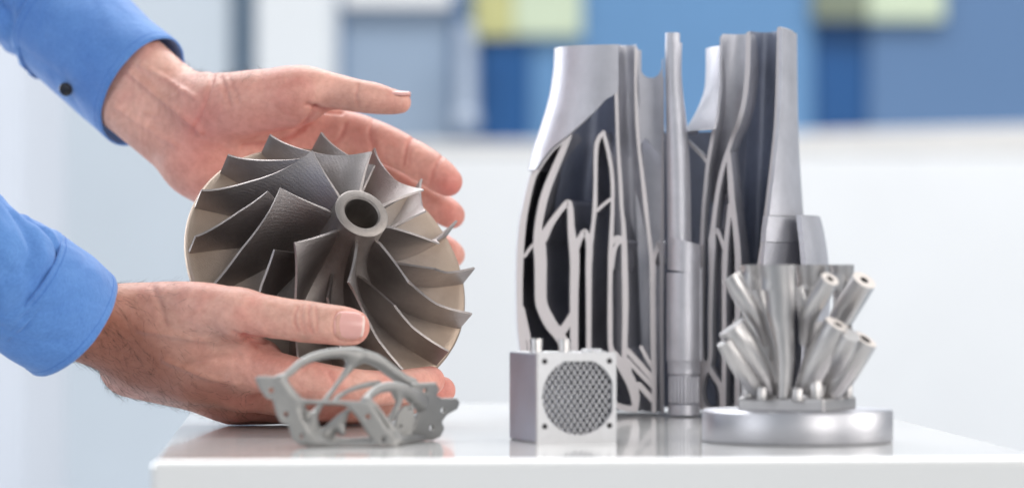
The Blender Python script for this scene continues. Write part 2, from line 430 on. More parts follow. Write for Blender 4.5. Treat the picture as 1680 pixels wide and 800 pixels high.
#@@IMPELLER
# ------------------------------------------------------------------ impeller
def impeller():
    dc = 1.58; R = S(243, dc); c = P(535, 445, dc)
    n = Vector((0.385, -0.742, 0.548)).normalized()
    root = empty('impeller', c, 'bronze grey milled impeller with curved blades held between the two hands', 'impeller')
    q = Vector((0, 0, 1)).rotation_difference(n); root.rotation_mode = 'QUATERNION'
    # spin so blade 0 sits at the angle measured from the long axis of the disc outline
    v_ax = Vector((0.77, 0, -0.64)); v_ax = (v_ax-n*v_ax.dot(n)).normalized()
    x_now = q @ Vector((1, 0, 0)); ang = math.atan2(n.dot(x_now.cross(v_ax)), x_now.dot(v_ax))
    root.rotation_quaternion = Matrix.Rotation(ang, 3, n).to_quaternion() @ q
    H = 0.70*R
    rb = 0.046*R; rh = 0.185*R
    def hub(t):
        a = t*PI/2
        return (rh+(0.985*R-rh)*max(0.0, 1-math.cos(a))**1.22, rb+(0.585*R)*max(0.0, 1-math.sin(a))**1.35)
    def shroud(t):
        a = t*PI/2
        return (0.565*R+0.435*R*(1-math.cos(a)**1.0), rb+0.185*R+0.43*R*max(0.0, 1-math.sin(a))**0.8)
    prof = [(0.0, -0.02*R), (0.97*R, -0.02*R), (0.995*R, -0.012*R), (R, 0.0), (R, 0.028*R), (0.99*R, rb-0.004*R)]
    prof += [hub(t) for t in np.linspace(1, 0, 34)]
    prof += [(rh, 0.66*R), (rh, H-0.01*R), (rh-0.012*R, H), (0.128*R, H), (0.117*R, H-0.012*R), (0.117*R, 0.35*R), (0.0, 0.35*R)]
    hb = link('hub', revolve(prof, 128), 'impeller_hub_metal', root); sharp(hb, 40)
    def blade(t0, W=math.radians(29), tag=''):
        nt, ns = 34, 10; G = np.zeros((nt, ns, 3))
        for i in range(nt):
            t = t0+(1-t0)*i/(nt-1)
            h_ = hub(t); s_ = shroud(t)
            for j in range(ns):
                s = j/(ns-1)*1.0
                r = h_[0]+(s_[0]-h_[0])*s; z = h_[1]+(s_[1]-h_[1])*s
                if s == 0: z -= 0.012*R
                wr_s = 1-(1-t)**1.75; wr_h = 0.62*t+0.38*(1-(1-t)**2)
                th = W*(wr_h+(wr_s-wr_h)*s) - 0.10*s*(1-t)
                # back sweep near the rim
                th += 0.06*max(0, t-0.6)/0.4
                G[i, j] = (r*math.cos(th), r*math.sin(th), z)
        du = np.gradient(G, axis=0); dv = np.gradient(G, axis=1); N = np.cross(du, dv); N /= np.linalg.norm(N, axis=2)[..., None]+1e-12
        V = []; Fc = []
        for sgn in (1, -1):
            for i in range(nt):
                for j in range(ns):
                    s = j/(ns-1); th = (0.0021-0.0009*s)*0.5
                    if i in (0, nt-1): th *= 0.75
                    V.append(G[i, j]+sgn*th*N[i, j])
        o = nt*ns; I = lambda i, j, k: k*o+i*ns+j
        for i in range(nt-1):
            for j in range(ns-1):
                Fc.append((I(i, j, 0), I(i+1, j, 0), I(i+1, j+1, 0), I(i, j+1, 0))); Fc.append((I(i, j, 1), I(i, j+1, 1), I(i+1, j+1, 1), I(i+1, j, 1)))
            Fc.append((I(i, ns-1, 0), I(i+1, ns-1, 0), I(i+1, ns-1, 1), I(i, ns-1, 1))); Fc.append((I(i, 0, 0), I(i, 0, 1), I(i+1, 0, 1), I(i+1, 0, 0)))
        for j in range(ns-1):
            Fc.append((I(0, j, 0), I(0, j+1, 0), I(0, j+1, 1), I(0, j, 1))); Fc.append((I(nt-1, j, 0), I(nt-1, j, 1), I(nt-1, j+1, 1), I(nt-1, j+1, 0)))
        return pydata('blade', V, Fc)
    mb = blade(0.0); ms = blade(0.30)
    for m_ in (mb, ms): m_.materials.append(MAT['impeller_blade_metal'])
    for k in range(8):
        for m_, nm, off in ((mb, 'blade', 0.0), (ms, 'splitter_blade', 22.5)):
            o = link(nm, m_, None, root); o.rotation_euler.z = math.radians(26+4+45*k+off)
            if k == 0: sharp(o, 40)
impeller()

# ------------------------------------------------------------------ sectioned burner
dT = 1.705
AX = P(1097, 680, dT); AX.z = 0.0
def on_plane(px, py, az):
    """r, z of the point where the sight line of a pixel meets the vertical half plane through the burner axis at azimuth az"""
    dx = (px-840.0)/F; u = (math.cos(az), math.sin(az))
    # (dx*Y, Y) = AX + r*u
    r = (dx*AX.y-AX.x)/(u[0]-dx*u[1]); Y = AX.y+r*u[1]
    return r, CAMH-(py-HOR)*Y/F
burner = empty('burner', (AX.x, AX.y, 0), 'tall light grey printed metal burner cut open to show its long inner channels', 'burner')
SEQ = [0]
def revolve_part(name, prof, a0, a1, seg=18, mat='burner_metal', label=None, M=None):
    me = revolve(prof, seg, a0, a1, closed_profile=True, M=M)
    o = link(name, me, [mat, 'burner_cut_face'], burner)
    if label: o['label'] = label
    big = sorted(me.polygons, key=lambda p: -len(p.vertices))
    for p in big[:2]:
        if len(p.vertices) > 4: p.material_index = 1
    sharp(o, 50); return o
def stroke(pts, side, sweep=70, n=6, name='channel_wall', seg=14):
    """a wall whose cut edge follows the centre line pts [(px,py,width)], swept back round the burner axis"""
    SEQ[0] += 1
    A = spline(pts, n)
    T = np.gradient(A[:, :2], axis=0); T /= np.linalg.norm(T, axis=1)[:, None]+1e-9; N = np.stack([-T[:, 1], T[:, 0]], 1)
    L = A[:, :2]+N*A[:, 2:3]/2; Rr = A[:, :2]-N*A[:, 2:3]/2
    # rounded ends
    def cap(i, d):
        c = A[i, :2]; wv = A[i, 2]/2; return [c+N[i]*wv*math.cos(a)+T[i]*d*wv*math.sin(a) for a in (PI*0.25, PI*0.5, PI*0.75)]
    loop = list(L)+cap(-1, 1)+list(Rr[::-1])+[p for p in cap(0, -1)[::-1]]
    az = AZL if side == 'L' else AZR
    az += (-1 if side == 'L' else 1)*0.0016*SEQ[0]*0.5
    prof = [on_plane(x, y, az) for x, y in loop]
    prof = [(max(r, 0.0006), max(z, 0.0005+0.00002*i)) for i, (r, z) in enumerate(prof)]
    a0, a1 = (az, az-math.radians(sweep)) if side == 'L' else (az, az+math.radians(sweep))
    V = []; m = len(prof); Fc = []
    for i in range(seg+1):
        a = a0+(a1-a0)*i/seg; V += [(r*math.cos(a), r*math.sin(a), z) for r, z in prof]
    for i in range(seg):
        for k in range(m): k2 = (k+1) % m; Fc.append((i*m+k, i*m+k2, (i+1)*m+k2, (i+1)*m+k))
    # cut face as a strip of quads between the two sides so that bends stay clean
    nL = len(A); e = seg*m
    for base in (0, e):
        for k in range(nL-1): Fc.append((base+k, base+k+1, base+(m-3-1-(k+1)), base+(m-3-1-k)))
        Fc.append(tuple(base+x for x in [nL-1, nL, nL+1, nL+2, nL+3])); Fc.append(tuple(base+x for x in [m-4, m-3, m-2, m-1, 0]))
    me = bpy.data.meshes.new('m'); me.from_pydata(V, [], Fc); me.update()
    bm = bmesh.new(); bm.from_mesh(me); bmesh.ops.recalc_face_normals(bm, faces=bm.faces); bm.to_mesh(me); bm.free()
    o = link(name, me, ['burner_metal', 'burner_cut_face'], burner)
    nq = seg*m
    for p in me.polygons:
        if p.index >= nq: p.material_index = 1; p.use_smooth = False
    sharp(o, 45); return o
AZL = math.radians(188); AZR = math.radians(-32)
LS = [
 [(936,217,6),(925,227,11),(905,243,12),(890,262,12),(878,283,10),(871,302,10),(863,338,10),(857.5,370,11),(853.5,420,11),(852.5,480,10),(854,530,11),(860,580,12),(868,630,12),(882,676,12)],
 [(934,222,9),(922,250,11),(905,290,12),(894,320,13),(888,345,13),(883,375,13),(885,400,20),(887,430,20),(887,470,19),(889,500,19),(903,530,20),(918,550,18),(932,575,16),(948,620,16),(960,672,14)],
 [(858,505,5),(864,540,8),(872,580,8),(884,640,8)],
 [(917,548,16),(928,535,13),(939,515,10)],
 [(890,392,16),(903,368,11),(917,348,9),(927,336,9),(933,332,9),(936,345,10),(937,370,11),(939,390,13),(942,410,16),(943,440,15),(942,480,14),(942,560,13),(942,674,13)],
 [(944,408,12),(953,388,9),(960,380,9),(965,393,9),(967,410,11),(966,440,10),(966,480,9),(966,560,8),(966,674,8)],
 [(990,218,6),(983,226,7),(978,245,7),(977,300,6),(976,340,7),(973,370,6),(970,392,8),(967,412,9)],
 [(990,217,6),(996,240,6),(1002,270,6),(1005,300,6),(1005,340,6),(1003,390,7),(1002,420,8),(1001,470,7),(1001,520,8),(1002,568,8),(1010,585,15),(1024,605,17),(1036,628,17),(1042,650,15),(1042,674,8)],
 [(980,345,5),(992,334,5),(1003,326,5)],
 [(861,420,5),(869,408,5),(878,398,5)],
 [(1004,398,8),(1012,390,8),(1021,392,8)],
 [(1004,440,6),(1008,412,6),(1014,398,7),(1020,396,7)],
 [(1010,76,5),(1011,140,5),(1012,180,5),(1014,240,5),(1018,300,6),(1020,340,6),(1023,370,7),(1024,400,9),(1025,440,10),(1026,500,10),(1025,560,9),(1025,588,9),(1032,606,10)],
 [(1008,663,9),(1022,668,10),(1038,670,9)],
 [(1044,80,5),(1043,140,4),(1045,200,5),(1048,240,5),(1054,290,6),(1059,335,7),(1063,370,6),(1068,410,7),(1071,435,10),(1071,480,9),(1072,560,9),(1073,620,8),(1073,677,7)],
 [(1071,432,6),(1076,415,6),(1080,398,6),(1083,413,5),(1085,430,6)],
 [(1087.5,128,4),(1088,200,4),(1087,330,5),(1086,430,7),(1085.5,500,6),(1086,600,6),(1087,677,6)],
 [(1030,575,9),(1050,597,9),(1071,621,9)],
 [(1030,590,7),(1050,612,7),(1071,633,7)],
 [(1052,569,6),(1061,586,6),(1070,602,6)],
 [(1048,630,9),(1060,643,9),(1071,656,9)],
]
for i, s_ in enumerate(LS):
    fl = s_[0][1] > 560 and s_[-1][1] < 660 and s_[0][0] > 1000
    small = len(s_) == 3
    stroke(s_, 'L', 14 if fl else (30 if small else (16 if s_[0][1] < 135 else 80)), name='strut' if fl else 'channel_wall', seg=5 if small else 14)
RS = [
 [(1278.5,48,8),(1277,120,8),(1274,200,8),(1267,270,8),(1259,340,8),(1252,400,9),(1247,440,10),(1243,500,10),(1240,676,10)],
 [(1228,56,8),(1226,120,8),(1221,165,8),(1212,200,8),(1203,222,7),(1195,245,7),(1187,270,7),(1180,300,7),(1175,330,7),(1170,370,8),(1168,400,11),(1167,450,8),(1165,520,7),(1165,580,7),(1160,606,8)],
 [(1184,62,6),(1183,120,6),(1177,180,6),(1168,230,6),(1161,270,6),(1157,310,6),(1154,340,6),(1151,400,6),(1150,480,6),(1149,560,6),(1153,606,8)],
 [(1195,250,7),(1198,290,9),(1201,330,10),(1206,370,9),(1210,410,10),(1211,450,10),(1210,560,9),(1210,676,9)],
 [(1198,336,8),(1194,370,7),(1191,400,8),(1189,430,9),(1188,480,7),(1188,560,7),(1187,676,7)],
 [(1167,396,8),(1172,382,6),(1176,377,6),(1182,390,6),(1188,408,6)],
 [(1159,598,15),(1152,618,10),(1148,640,9),(1150,660,11),(1158,671,10),(1176,673,8)],
 [(1161,600,9),(1172,618,8),(1181,632,8),(1184,650,7),(1184,674,7)],
 [(1128,231,4),(1140,244,5),(1152,256,5),(1161,268,5)],
]
for s_ in RS: stroke(s_, 'R', 16 if s_[0][0] == 1128 else (45 if s_[0][1] < 100 else 60))

# skins seen from outside: rows of (row, cut column, silhouette column)
def skin_patch(rows, toward, thick=0.0022, nseg=20, name='outer_shell', spread=None, label=None, ctr=1097, flip=False, mat='burner_metal'):
    """convex shell between a cut edge and beyond its silhouette, round the vertical line through column ctr"""
    A = spline(rows, 8); cx = P(ctr, 0, dT).x
    outer = []; inner = []
    for y, xc, xs in A:
        r = abs(P(xs, 0, dT).x-cx); c = min(0.999, abs(P(xc, 0, dT).x-cx)/r)
        gr = np.linspace(0, PI*0.6, 400); gp = 840+(cx+(-1 if flip else 1)*r*np.cos(gr))*F/(AX.y-r*np.sin(gr))
        a = float(gr[int(np.argmin(np.abs(gp-xc)))]); z = max(CAMH-(y-HOR)*(AX.y-r*math.sin(a))/F, 0.0006); s0 = -a; s1 = spread if spread else 0.85
        sg = -1 if flip else 1
        ro, ri = [], []
        for k in range(nseg+1):
            t = s0+(s1-s0)*k/nseg
            ro.append((cx-AX.x+sg*r*math.cos(t), toward*r*math.sin(t), z)); ri.append((cx-AX.x+sg*(r-thick)*math.cos(t), toward*(r-thick)*math.sin(t), z))
        outer.append(ro); inner.append(ri)
    rings = [o_+i_[::-1] for o_, i_ in zip(outer, inner)]
    o = link(name, loft(rings), mat, burner); sharp(o, 40)
    if label: o['label'] = label
    return o
skin_patch([(49,1283,1307),(120,1283,1307.5),(200,1279,1309),(270,1272,1312),(330,1265,1316),(353,1262,1318)], 1, name='neck_shell', label='plain outer neck wall')
skin_patch([(354,1261,1319.5),(375,1258,1320),(396,1256,1319.5)], 1, name='collar', thick=0.004)
skin_patch([(397,1256,1316),(440,1252,1311),(560,1247,1306),(677,1245,1304)], 1, name='inner_shell')
skin_patch([(352,1314,1344),(380,1317,1351),(430,1322,1358),(500,1324,1360),(600,1322,1356),(677,1316,1342)], 1, name='outer_shell', thick=0.0032, label='flared outer shell beyond the neck')
# cut edge of that outer shell, facing the viewer
# left neck: whole in front of the cut
def neck():
    rows = [(81,909,1011),(110,908,1011),(140,904,1011),(158,901,1008),(170,898,990),(185,894,976),(200,889,960),(216,884,942),(230,879,925),(245,874,905),(262,870,890),(280,866,878)]
    A = spline(rows, 5); W = 26; outer = []; inner = []
    for y, xl, xr in A:
        z = CAMH-(y-HOR)*dT/F; ro, ri = [], []
        for k in range(W+1):
            # from behind the left silhouette round to the right-hand edge
            full = 1011-xl; t = -0.35+(1.0*(xr-xl)/full+0.0)*0 
            amax = math.acos(max(-1, 1-(xr-xl)/full)) if xr < 1011 else PI/2
            a = -0.9+(amax+0.9)*k/W
            x = xl+full*(1-math.cos(a)); dy = -0.030*math.sin(a)*(0.55+0.45*full/105)
            X = P(x, 0, dT).x-AX.x
            ro.append((X, dy-0.004, z)); ri.append((X+0.0022*math.cos(a), dy-0.004+0.0022*math.sin(a)+0.0004, z))
        outer.append(ro); inner.append(ri)
    o = link('neck_shell', loft([a+b[::-1] for a, b in zip(outer, inner)]), 'burner_metal', burner); sharp(o, 40); o['label'] = 'smooth rounded neck wall left whole in front of the cut'
neck()
skin_patch([(75,1180,1158),(110,1180,1158),(140,1180,1156),(160,1178,1150),(180,1176,1141),(200,1173,1129),(212,1170,1122)], 1, name='neck_shell', ctr=1290, flip=True, thick=0.002, spread=0.5, label='bright concave neck wall beside the centre tube')
# flat web with a notch behind the cut
def web():
    pts = [(1044,81),(1053,81),(1053,116),(1057,122),(1064,126.5),(1074,126.5),(1082,121),(1087,110),(1087.5,95),(1089,95),(1089,258),(1086,254),(1060,226),(1057,227),(1046,250),(1044,200)]
    q = []
    for x, y in pts:
        p = P(x, y, dT); q.append((p.x-AX.x, max(p.z, 0.001)))
    M = Matrix(((1, 0, 0, 0), (0, 0, 1, 0.006), (0, 1, 0, 0), (0, 0, 0, 1)))
    o = link('web_plate', prism(q, 0, 0.003, M), 'burner_metal', burner, smooth=False); o['label'] = 'flat web with a notch in its top'
    pts = [(1040,215),(1088,215),(1088,677),(1060,677)]
    q = [(P(x, y, dT).x-AX.x, P(x, y, dT).z) for x, y in pts]
    M2 = Matrix(((1, 0, 0, 0), (0, 0, 1, 0.020), (0, 1, 0, 0), (0, 0, 0, 1)))
    link('web_plate', prism(q, 0, 0.004, M2), 'burner_metal', burner, smooth=False)
web()
# fluted channel strip between the two top walls
def trough(x0, x1, y0, y1, depth, off, name='channel_back', x2=None, x3=None, off2=None, ex=1.3):
    x2 = x0 if x2 is None else x2; x3 = x1 if x3 is None else x3
    rings = []
    for t in np.linspace(0, 1, 12):
        y = y0+(y1-y0)*t; a = x0+(x2-x0)*t; b = x1+(x3-x1)*t; z = max(CAMH-(y-HOR)*dT/F, 0.001); f, bk = [], []
        for k in range(13):
            u = k/12; Y = off+((off2 if off2 is not None else off)-off)*t**ex+depth*math.sin(PI*u); X = P(a+(b-a)*u, 0, dT+Y).x-AX.x
            f.append((X, Y, z)); bk.append((X, Y+0.002, z))
        rings.append(f+bk[::-1])
    o = link(name, loft(rings), 'burner_shaded_metal' if name == 'liner' else 'burner_metal', burner); sharp(o, 40)
trough(1011, 1044, 73, 677, 0.006, 0.0015, x2=1022, x3=1078, off2=0.045)
# liner surfaces deep in the channels, sloping up into the neck
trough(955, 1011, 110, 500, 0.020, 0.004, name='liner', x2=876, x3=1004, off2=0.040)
trough(1185, 1232, 61, 330, 0.003, -0.021, name='channel_back', x2=1155, x3=1203, off2=0.02, ex=1.6)
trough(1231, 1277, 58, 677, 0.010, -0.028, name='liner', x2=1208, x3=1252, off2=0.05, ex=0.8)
# back casing closing every channel
prof = []
for y, x in ((207,1290),(230,1302),(300,1325),(400,1342),(500,1345),(600,1338),(677,1320)):
    prof.append((S(x-1097, dT), max(CAMH-(y-HOR)*dT/F, 0.0012)))
pr = prof+[(r-0.002, z) for r, z in prof[::-1]]
revolve_part('back_casing', pr, math.radians(38), math.radians(142), 24, mat='burner_shaded_metal')
# centre tube, sleeve, barrel and threads
def own(ctr, rows, name, dy=-0.012, seg=48, lab=None, mat='burner_metal'):
    prof = [(0.0001, CAMH-(rows[0][0]-HOR)*dT/F)]+[(S(r, dT), max(CAMH-(y-HOR)*dT/F, 0.0008)) for y, r in rows]
    prof.append((0.0001, prof[-1][1]))
    M = Matrix.Translation((P(ctr, 0, dT).x-AX.x, dy, 0))
    o = link(name, revolve(prof, seg, M=M), mat, burner); sharp(o, 40)
    if lab: o['label'] = lab
    return o
own(1101.5, [(58,12),(76,12)], 'tube_tip', -0.014)
def cone():
    rings = []
    for y, l, r in spline([(74,1089,1117),(120,1089,1116),(160,1089.5,1119),(200,1090,1124),(260,1091,1129),(320,1092,1131),(400,1093,1132)], 4):
        z = CAMH-(y-HOR)*dT/F; c = (l+r)/2; rd = (r-l)/2; rr = []
        for a in np.linspace(0, 2*PI, 40, endpoint=False): rr.append((P(c+rd*math.cos(a), 0, dT).x-AX.x, -0.014-S(rd, dT)*math.sin(a), z))
        rings.append(rr)
    o = link('centre_tube', loft(rings), 'burner_metal', burner); sharp(o, 40)
cone()
def slanted(ctr, rad, yt, yb, slt, slb, name, dy):
    rings = []
    for t in np.linspace(0, 1, 6):
        rr = []
        for a in np.linspace(0, 2*PI, 48, endpoint=False):
            x = ctr+rad*math.cos(a); y = yt+(yb-yt)*t+(slt*(1-t)+slb*t)*math.cos(a); rr.append((P(x, 0, dT).x-AX.x, dy-S(rad, dT)*math.sin(a), CAMH-(y-HOR)*dT/F))
        rings.append(rr)
    o = link(name, loft(rings), 'burner_metal', burner); sharp(o, 40)
slanted(1121, 27.5, 396, 447, 7, 5, 'sleeve', -0.0135)
own(1120, [(447,28),(449,28.5),(588,28.5),(590,28),(592,26.5),(611,26.5),(613,23),(660,22.5),(662,26),(678,26),(680,24)], 'barrel', -0.0135, 64)
own(1144, [(440,6),(590,6)], 'side_pipe', -0.016, 20)
for k in range(13):
    a = PI+(k+0.5)/13*PI; r0 = S(23.6, dT); cx = P(1120, 0, dT).x-AX.x
    x, y = cx+r0*math.cos(a), -0.0135+r0*math.sin(a)
    me = tube_mesh([(x, y, CAMH-(616-HOR)*dT/F, 0.0005), (x, y, CAMH-(618-HOR)*dT/F, 0.00070), (x, y, CAMH-(656-HOR)*dT/F, 0.00070), (x, y, CAMH-(660-HOR)*dT/F, 0.0004)], 8, 2)
    link('flute', me, 'burner_metal', burner)

# ------------------------------------------------------------------ manifold on a disc
DM = 1.42; CM = P(1308, 0, DM); R0 = S(156, DM)
mani = empty('manifold', (CM.x, DM, 0), 'silver manifold of branching tubes rising from a round turned base disc', 'manifold')
zt = 0.0152
dp = [(0, 0.0002), (R0-0.0006, 0.0002), (R0, 0.0008), (R0, zt-0.0008), (R0-0.0008, zt), (0, zt)]
o = link('base_disc', revolve(dp, 160), 'turned_disc_metal', mani); sharp(o, 50)
def Q(px, py, dd=0.0):
    p = P(px, py, DM+dd); return (p.x-CM.x, p.y-DM, p.z)
def T(pts, hole=0.0, name='tube', seg=28, mat='manifold_metal'):
    me = tube_mesh([(*Q(x, y, dd), S(r*1.15, DM+dd)) for x, y, dd, r in pts], seg, 8, hole)
    for v_ in me.vertices: v_.co.z = max(v_.co.z, zt+0.0055)
    o = link(name, me, [mat, 'tube_end_metal', 'dark_hole'], mani)
    m = seg
    if hole:
        for p in me.polygons:
            c = p.index
            if c < m: p.material_index = 2
            elif c < 2*m: p.material_index = 1
            if len(p.vertices) > 4: p.material_index = 2
    else:
        for p in me.polygons:
            if len(p.vertices) > 4: p.material_index = 0
    sharp(o, 50); return o
ang = math.radians(-27)
Mr = Matrix.Rotation(ang, 4, 'Z')
hw = 0.0218
me = box((-hw, -hw, zt-0.0005), (hw, hw, zt+0.0060), 0.0012); me.transform(Mr); link('square_flange', me, 'manifold_metal', mani, smooth=False)
# vertical tubes flaring to the trimmed top
def V_(pts, name='riser'):
    """riser with a level trimmed top: rows (cx, y, dd, half width, half depth px)"""
    A = spline(pts, 7); rings = []
    for cx, y, dd, hx, hy in A:
        x0, y0, z0 = Q(cx, y, dd); d = DM+dd
        rings.append([(x0+S(hx, d)*math.cos(a), y0+S(hy, d)*math.sin(a), z0) for a in np.linspace(0, 2*PI, 36, endpoint=False)])
    top = rings[0]; c = np.mean(top, axis=0); inn = [tuple(c+(np.array(p)-c)*0.86) for p in top]; deep = [(p[0], p[1], p[2]-0.012) for p in inn]
    o = link(name, loft([deep, inn]+rings), 'manifold_metal', mani); sharp(o, 50); return o
V_([(1276,434,-0.018,32,26),(1278,460,-0.018,28,24),(1281,490,-0.018,25,22),(1281,520,-0.018,22,20),(1285,550,-0.018,18,17),(1288,590,-0.018,15,15),(1287,625,-0.018,13,13),(1286,652,-0.018,12,12)])
V_([(1234,434,0.012,23,34),(1238,460,0.012,19,28),(1246,490,0.010,14,22),(1258,530,0.006,13,18),(1262,600,0.004,13,16),(1262,652,0.004,13,14)])
V_([(1334,434,0.016,31,26),(1333,470,0.016,23,22),(1332,520,0.018,11,14),(1330,600,0.016,9,12),(1328,652,0.014,9,12)])
V_([(1380,434,0.0,21,30),(1382,460,0.0,18,24),(1382,500,0.0,15,18),(1376,525,0.0,14,16),(1358,570,0.0,13,14),(1345,620,0.0,12,13),(1342,652,0.0,12,12)])
for q in [
    ([(1200,452,-0.010,15),(1216,480,-0.010,15),(1238,516,-0.008,15),(1250,545,-0.004,13),(1262,590,0.0,11)], 0.0),
    ([(1362,457,-0.034,13.5),(1350,477,-0.030,14),(1333,504,-0.024,14),(1325,524,-0.018,12),(1322,560,-0.006,9)], 0.42),
    ([(1418,459,-0.014,18),(1405,480,-0.010,18.5),(1384,515,-0.004,18),(1366,550,0.0,15),(1345,600,0.004,12)], 0.36),
    ([(1200,536,-0.018,21),(1220,566,-0.017,21),(1245,606,-0.013,19),(1266,644,-0.009,15)], 0.0),
    ([(1188,560,-0.022,12),(1208,592,-0.020,13),(1232,626,-0.016,13),(1246,646,-0.012,12)], 0.0),
    ([(1375,532,-0.028,20),(1360,559,-0.025,21),(1340,597,-0.020,21),(1322,640,-0.014,17)], 0.34),
    ([(1420,556,-0.023,18.5),(1404,580,-0.020,20),(1382,614,-0.015,20),(1358,650,-0.010,16)], 0.48),
    ([(1396,549,-0.032,14),(1382,575,-0.026,18),(1358,615,-0.012,20),(1345,645,-0.010,16)], 0.0),
    ([(1311,473,-0.006,8),(1314,492,-0.008,9),(1321,520,-0.012,9),(1324,540,-0.012,7)], 0.0),
    ([(1216,520,0.010,14),(1236,560,0.008,15),(1256,600,0.004,14)], 0.0),
]: T(q[0], q[1])
def webp(pts, dd, th=0.0016):
    q = [(Q(x, y, dd)[0], Q(x, y, dd)[2]) for x, y in pts]
    M = Matrix(((1, 0, 0, 0), (0, 0, 1, dd), (0, 1, 0, 0), (0, 0, 0, 1)))
    link('gusset', prism(q, 0, th, M), 'manifold_metal', mani, smooth=False)
webp([(1222,532),(1250,521),(1262,560),(1262,600)], -0.006)
webp([(1322,530),(1350,526),(1342,555),(1330,590),(1318,600)], -0.006)
webp([(1398,534),(1402,560),(1350,640),(1330,640),(1340,600)], -0.006, 0.01)
def post(px, y0, y1, r, dd, name='boss'):
    x, y, z = Q(px, y0, dd); z1 = Q(px, y1, dd)[2]; r = S(r, DM+dd)
    pr_ = [(0, z), (r*0.85, z), (r, z-r*0.18), (r, z1), (r*1.25, z1-0.0006), (0, z1-0.0006)]
    o = link(name, revolve(pr_, 28, M=Matrix.Translation((x, y, 0))), 'manifold_metal', mani); sharp(o, 40)
post(1338, 616, 652, 11.5, -0.020)
post(1228, 616, 650, 13, -0.012)
post(1250, 634, 654, 9, -0.020)
post(1391, 620, 650, 8, -0.002)
post(1308, 636, 656, 9, -0.024)

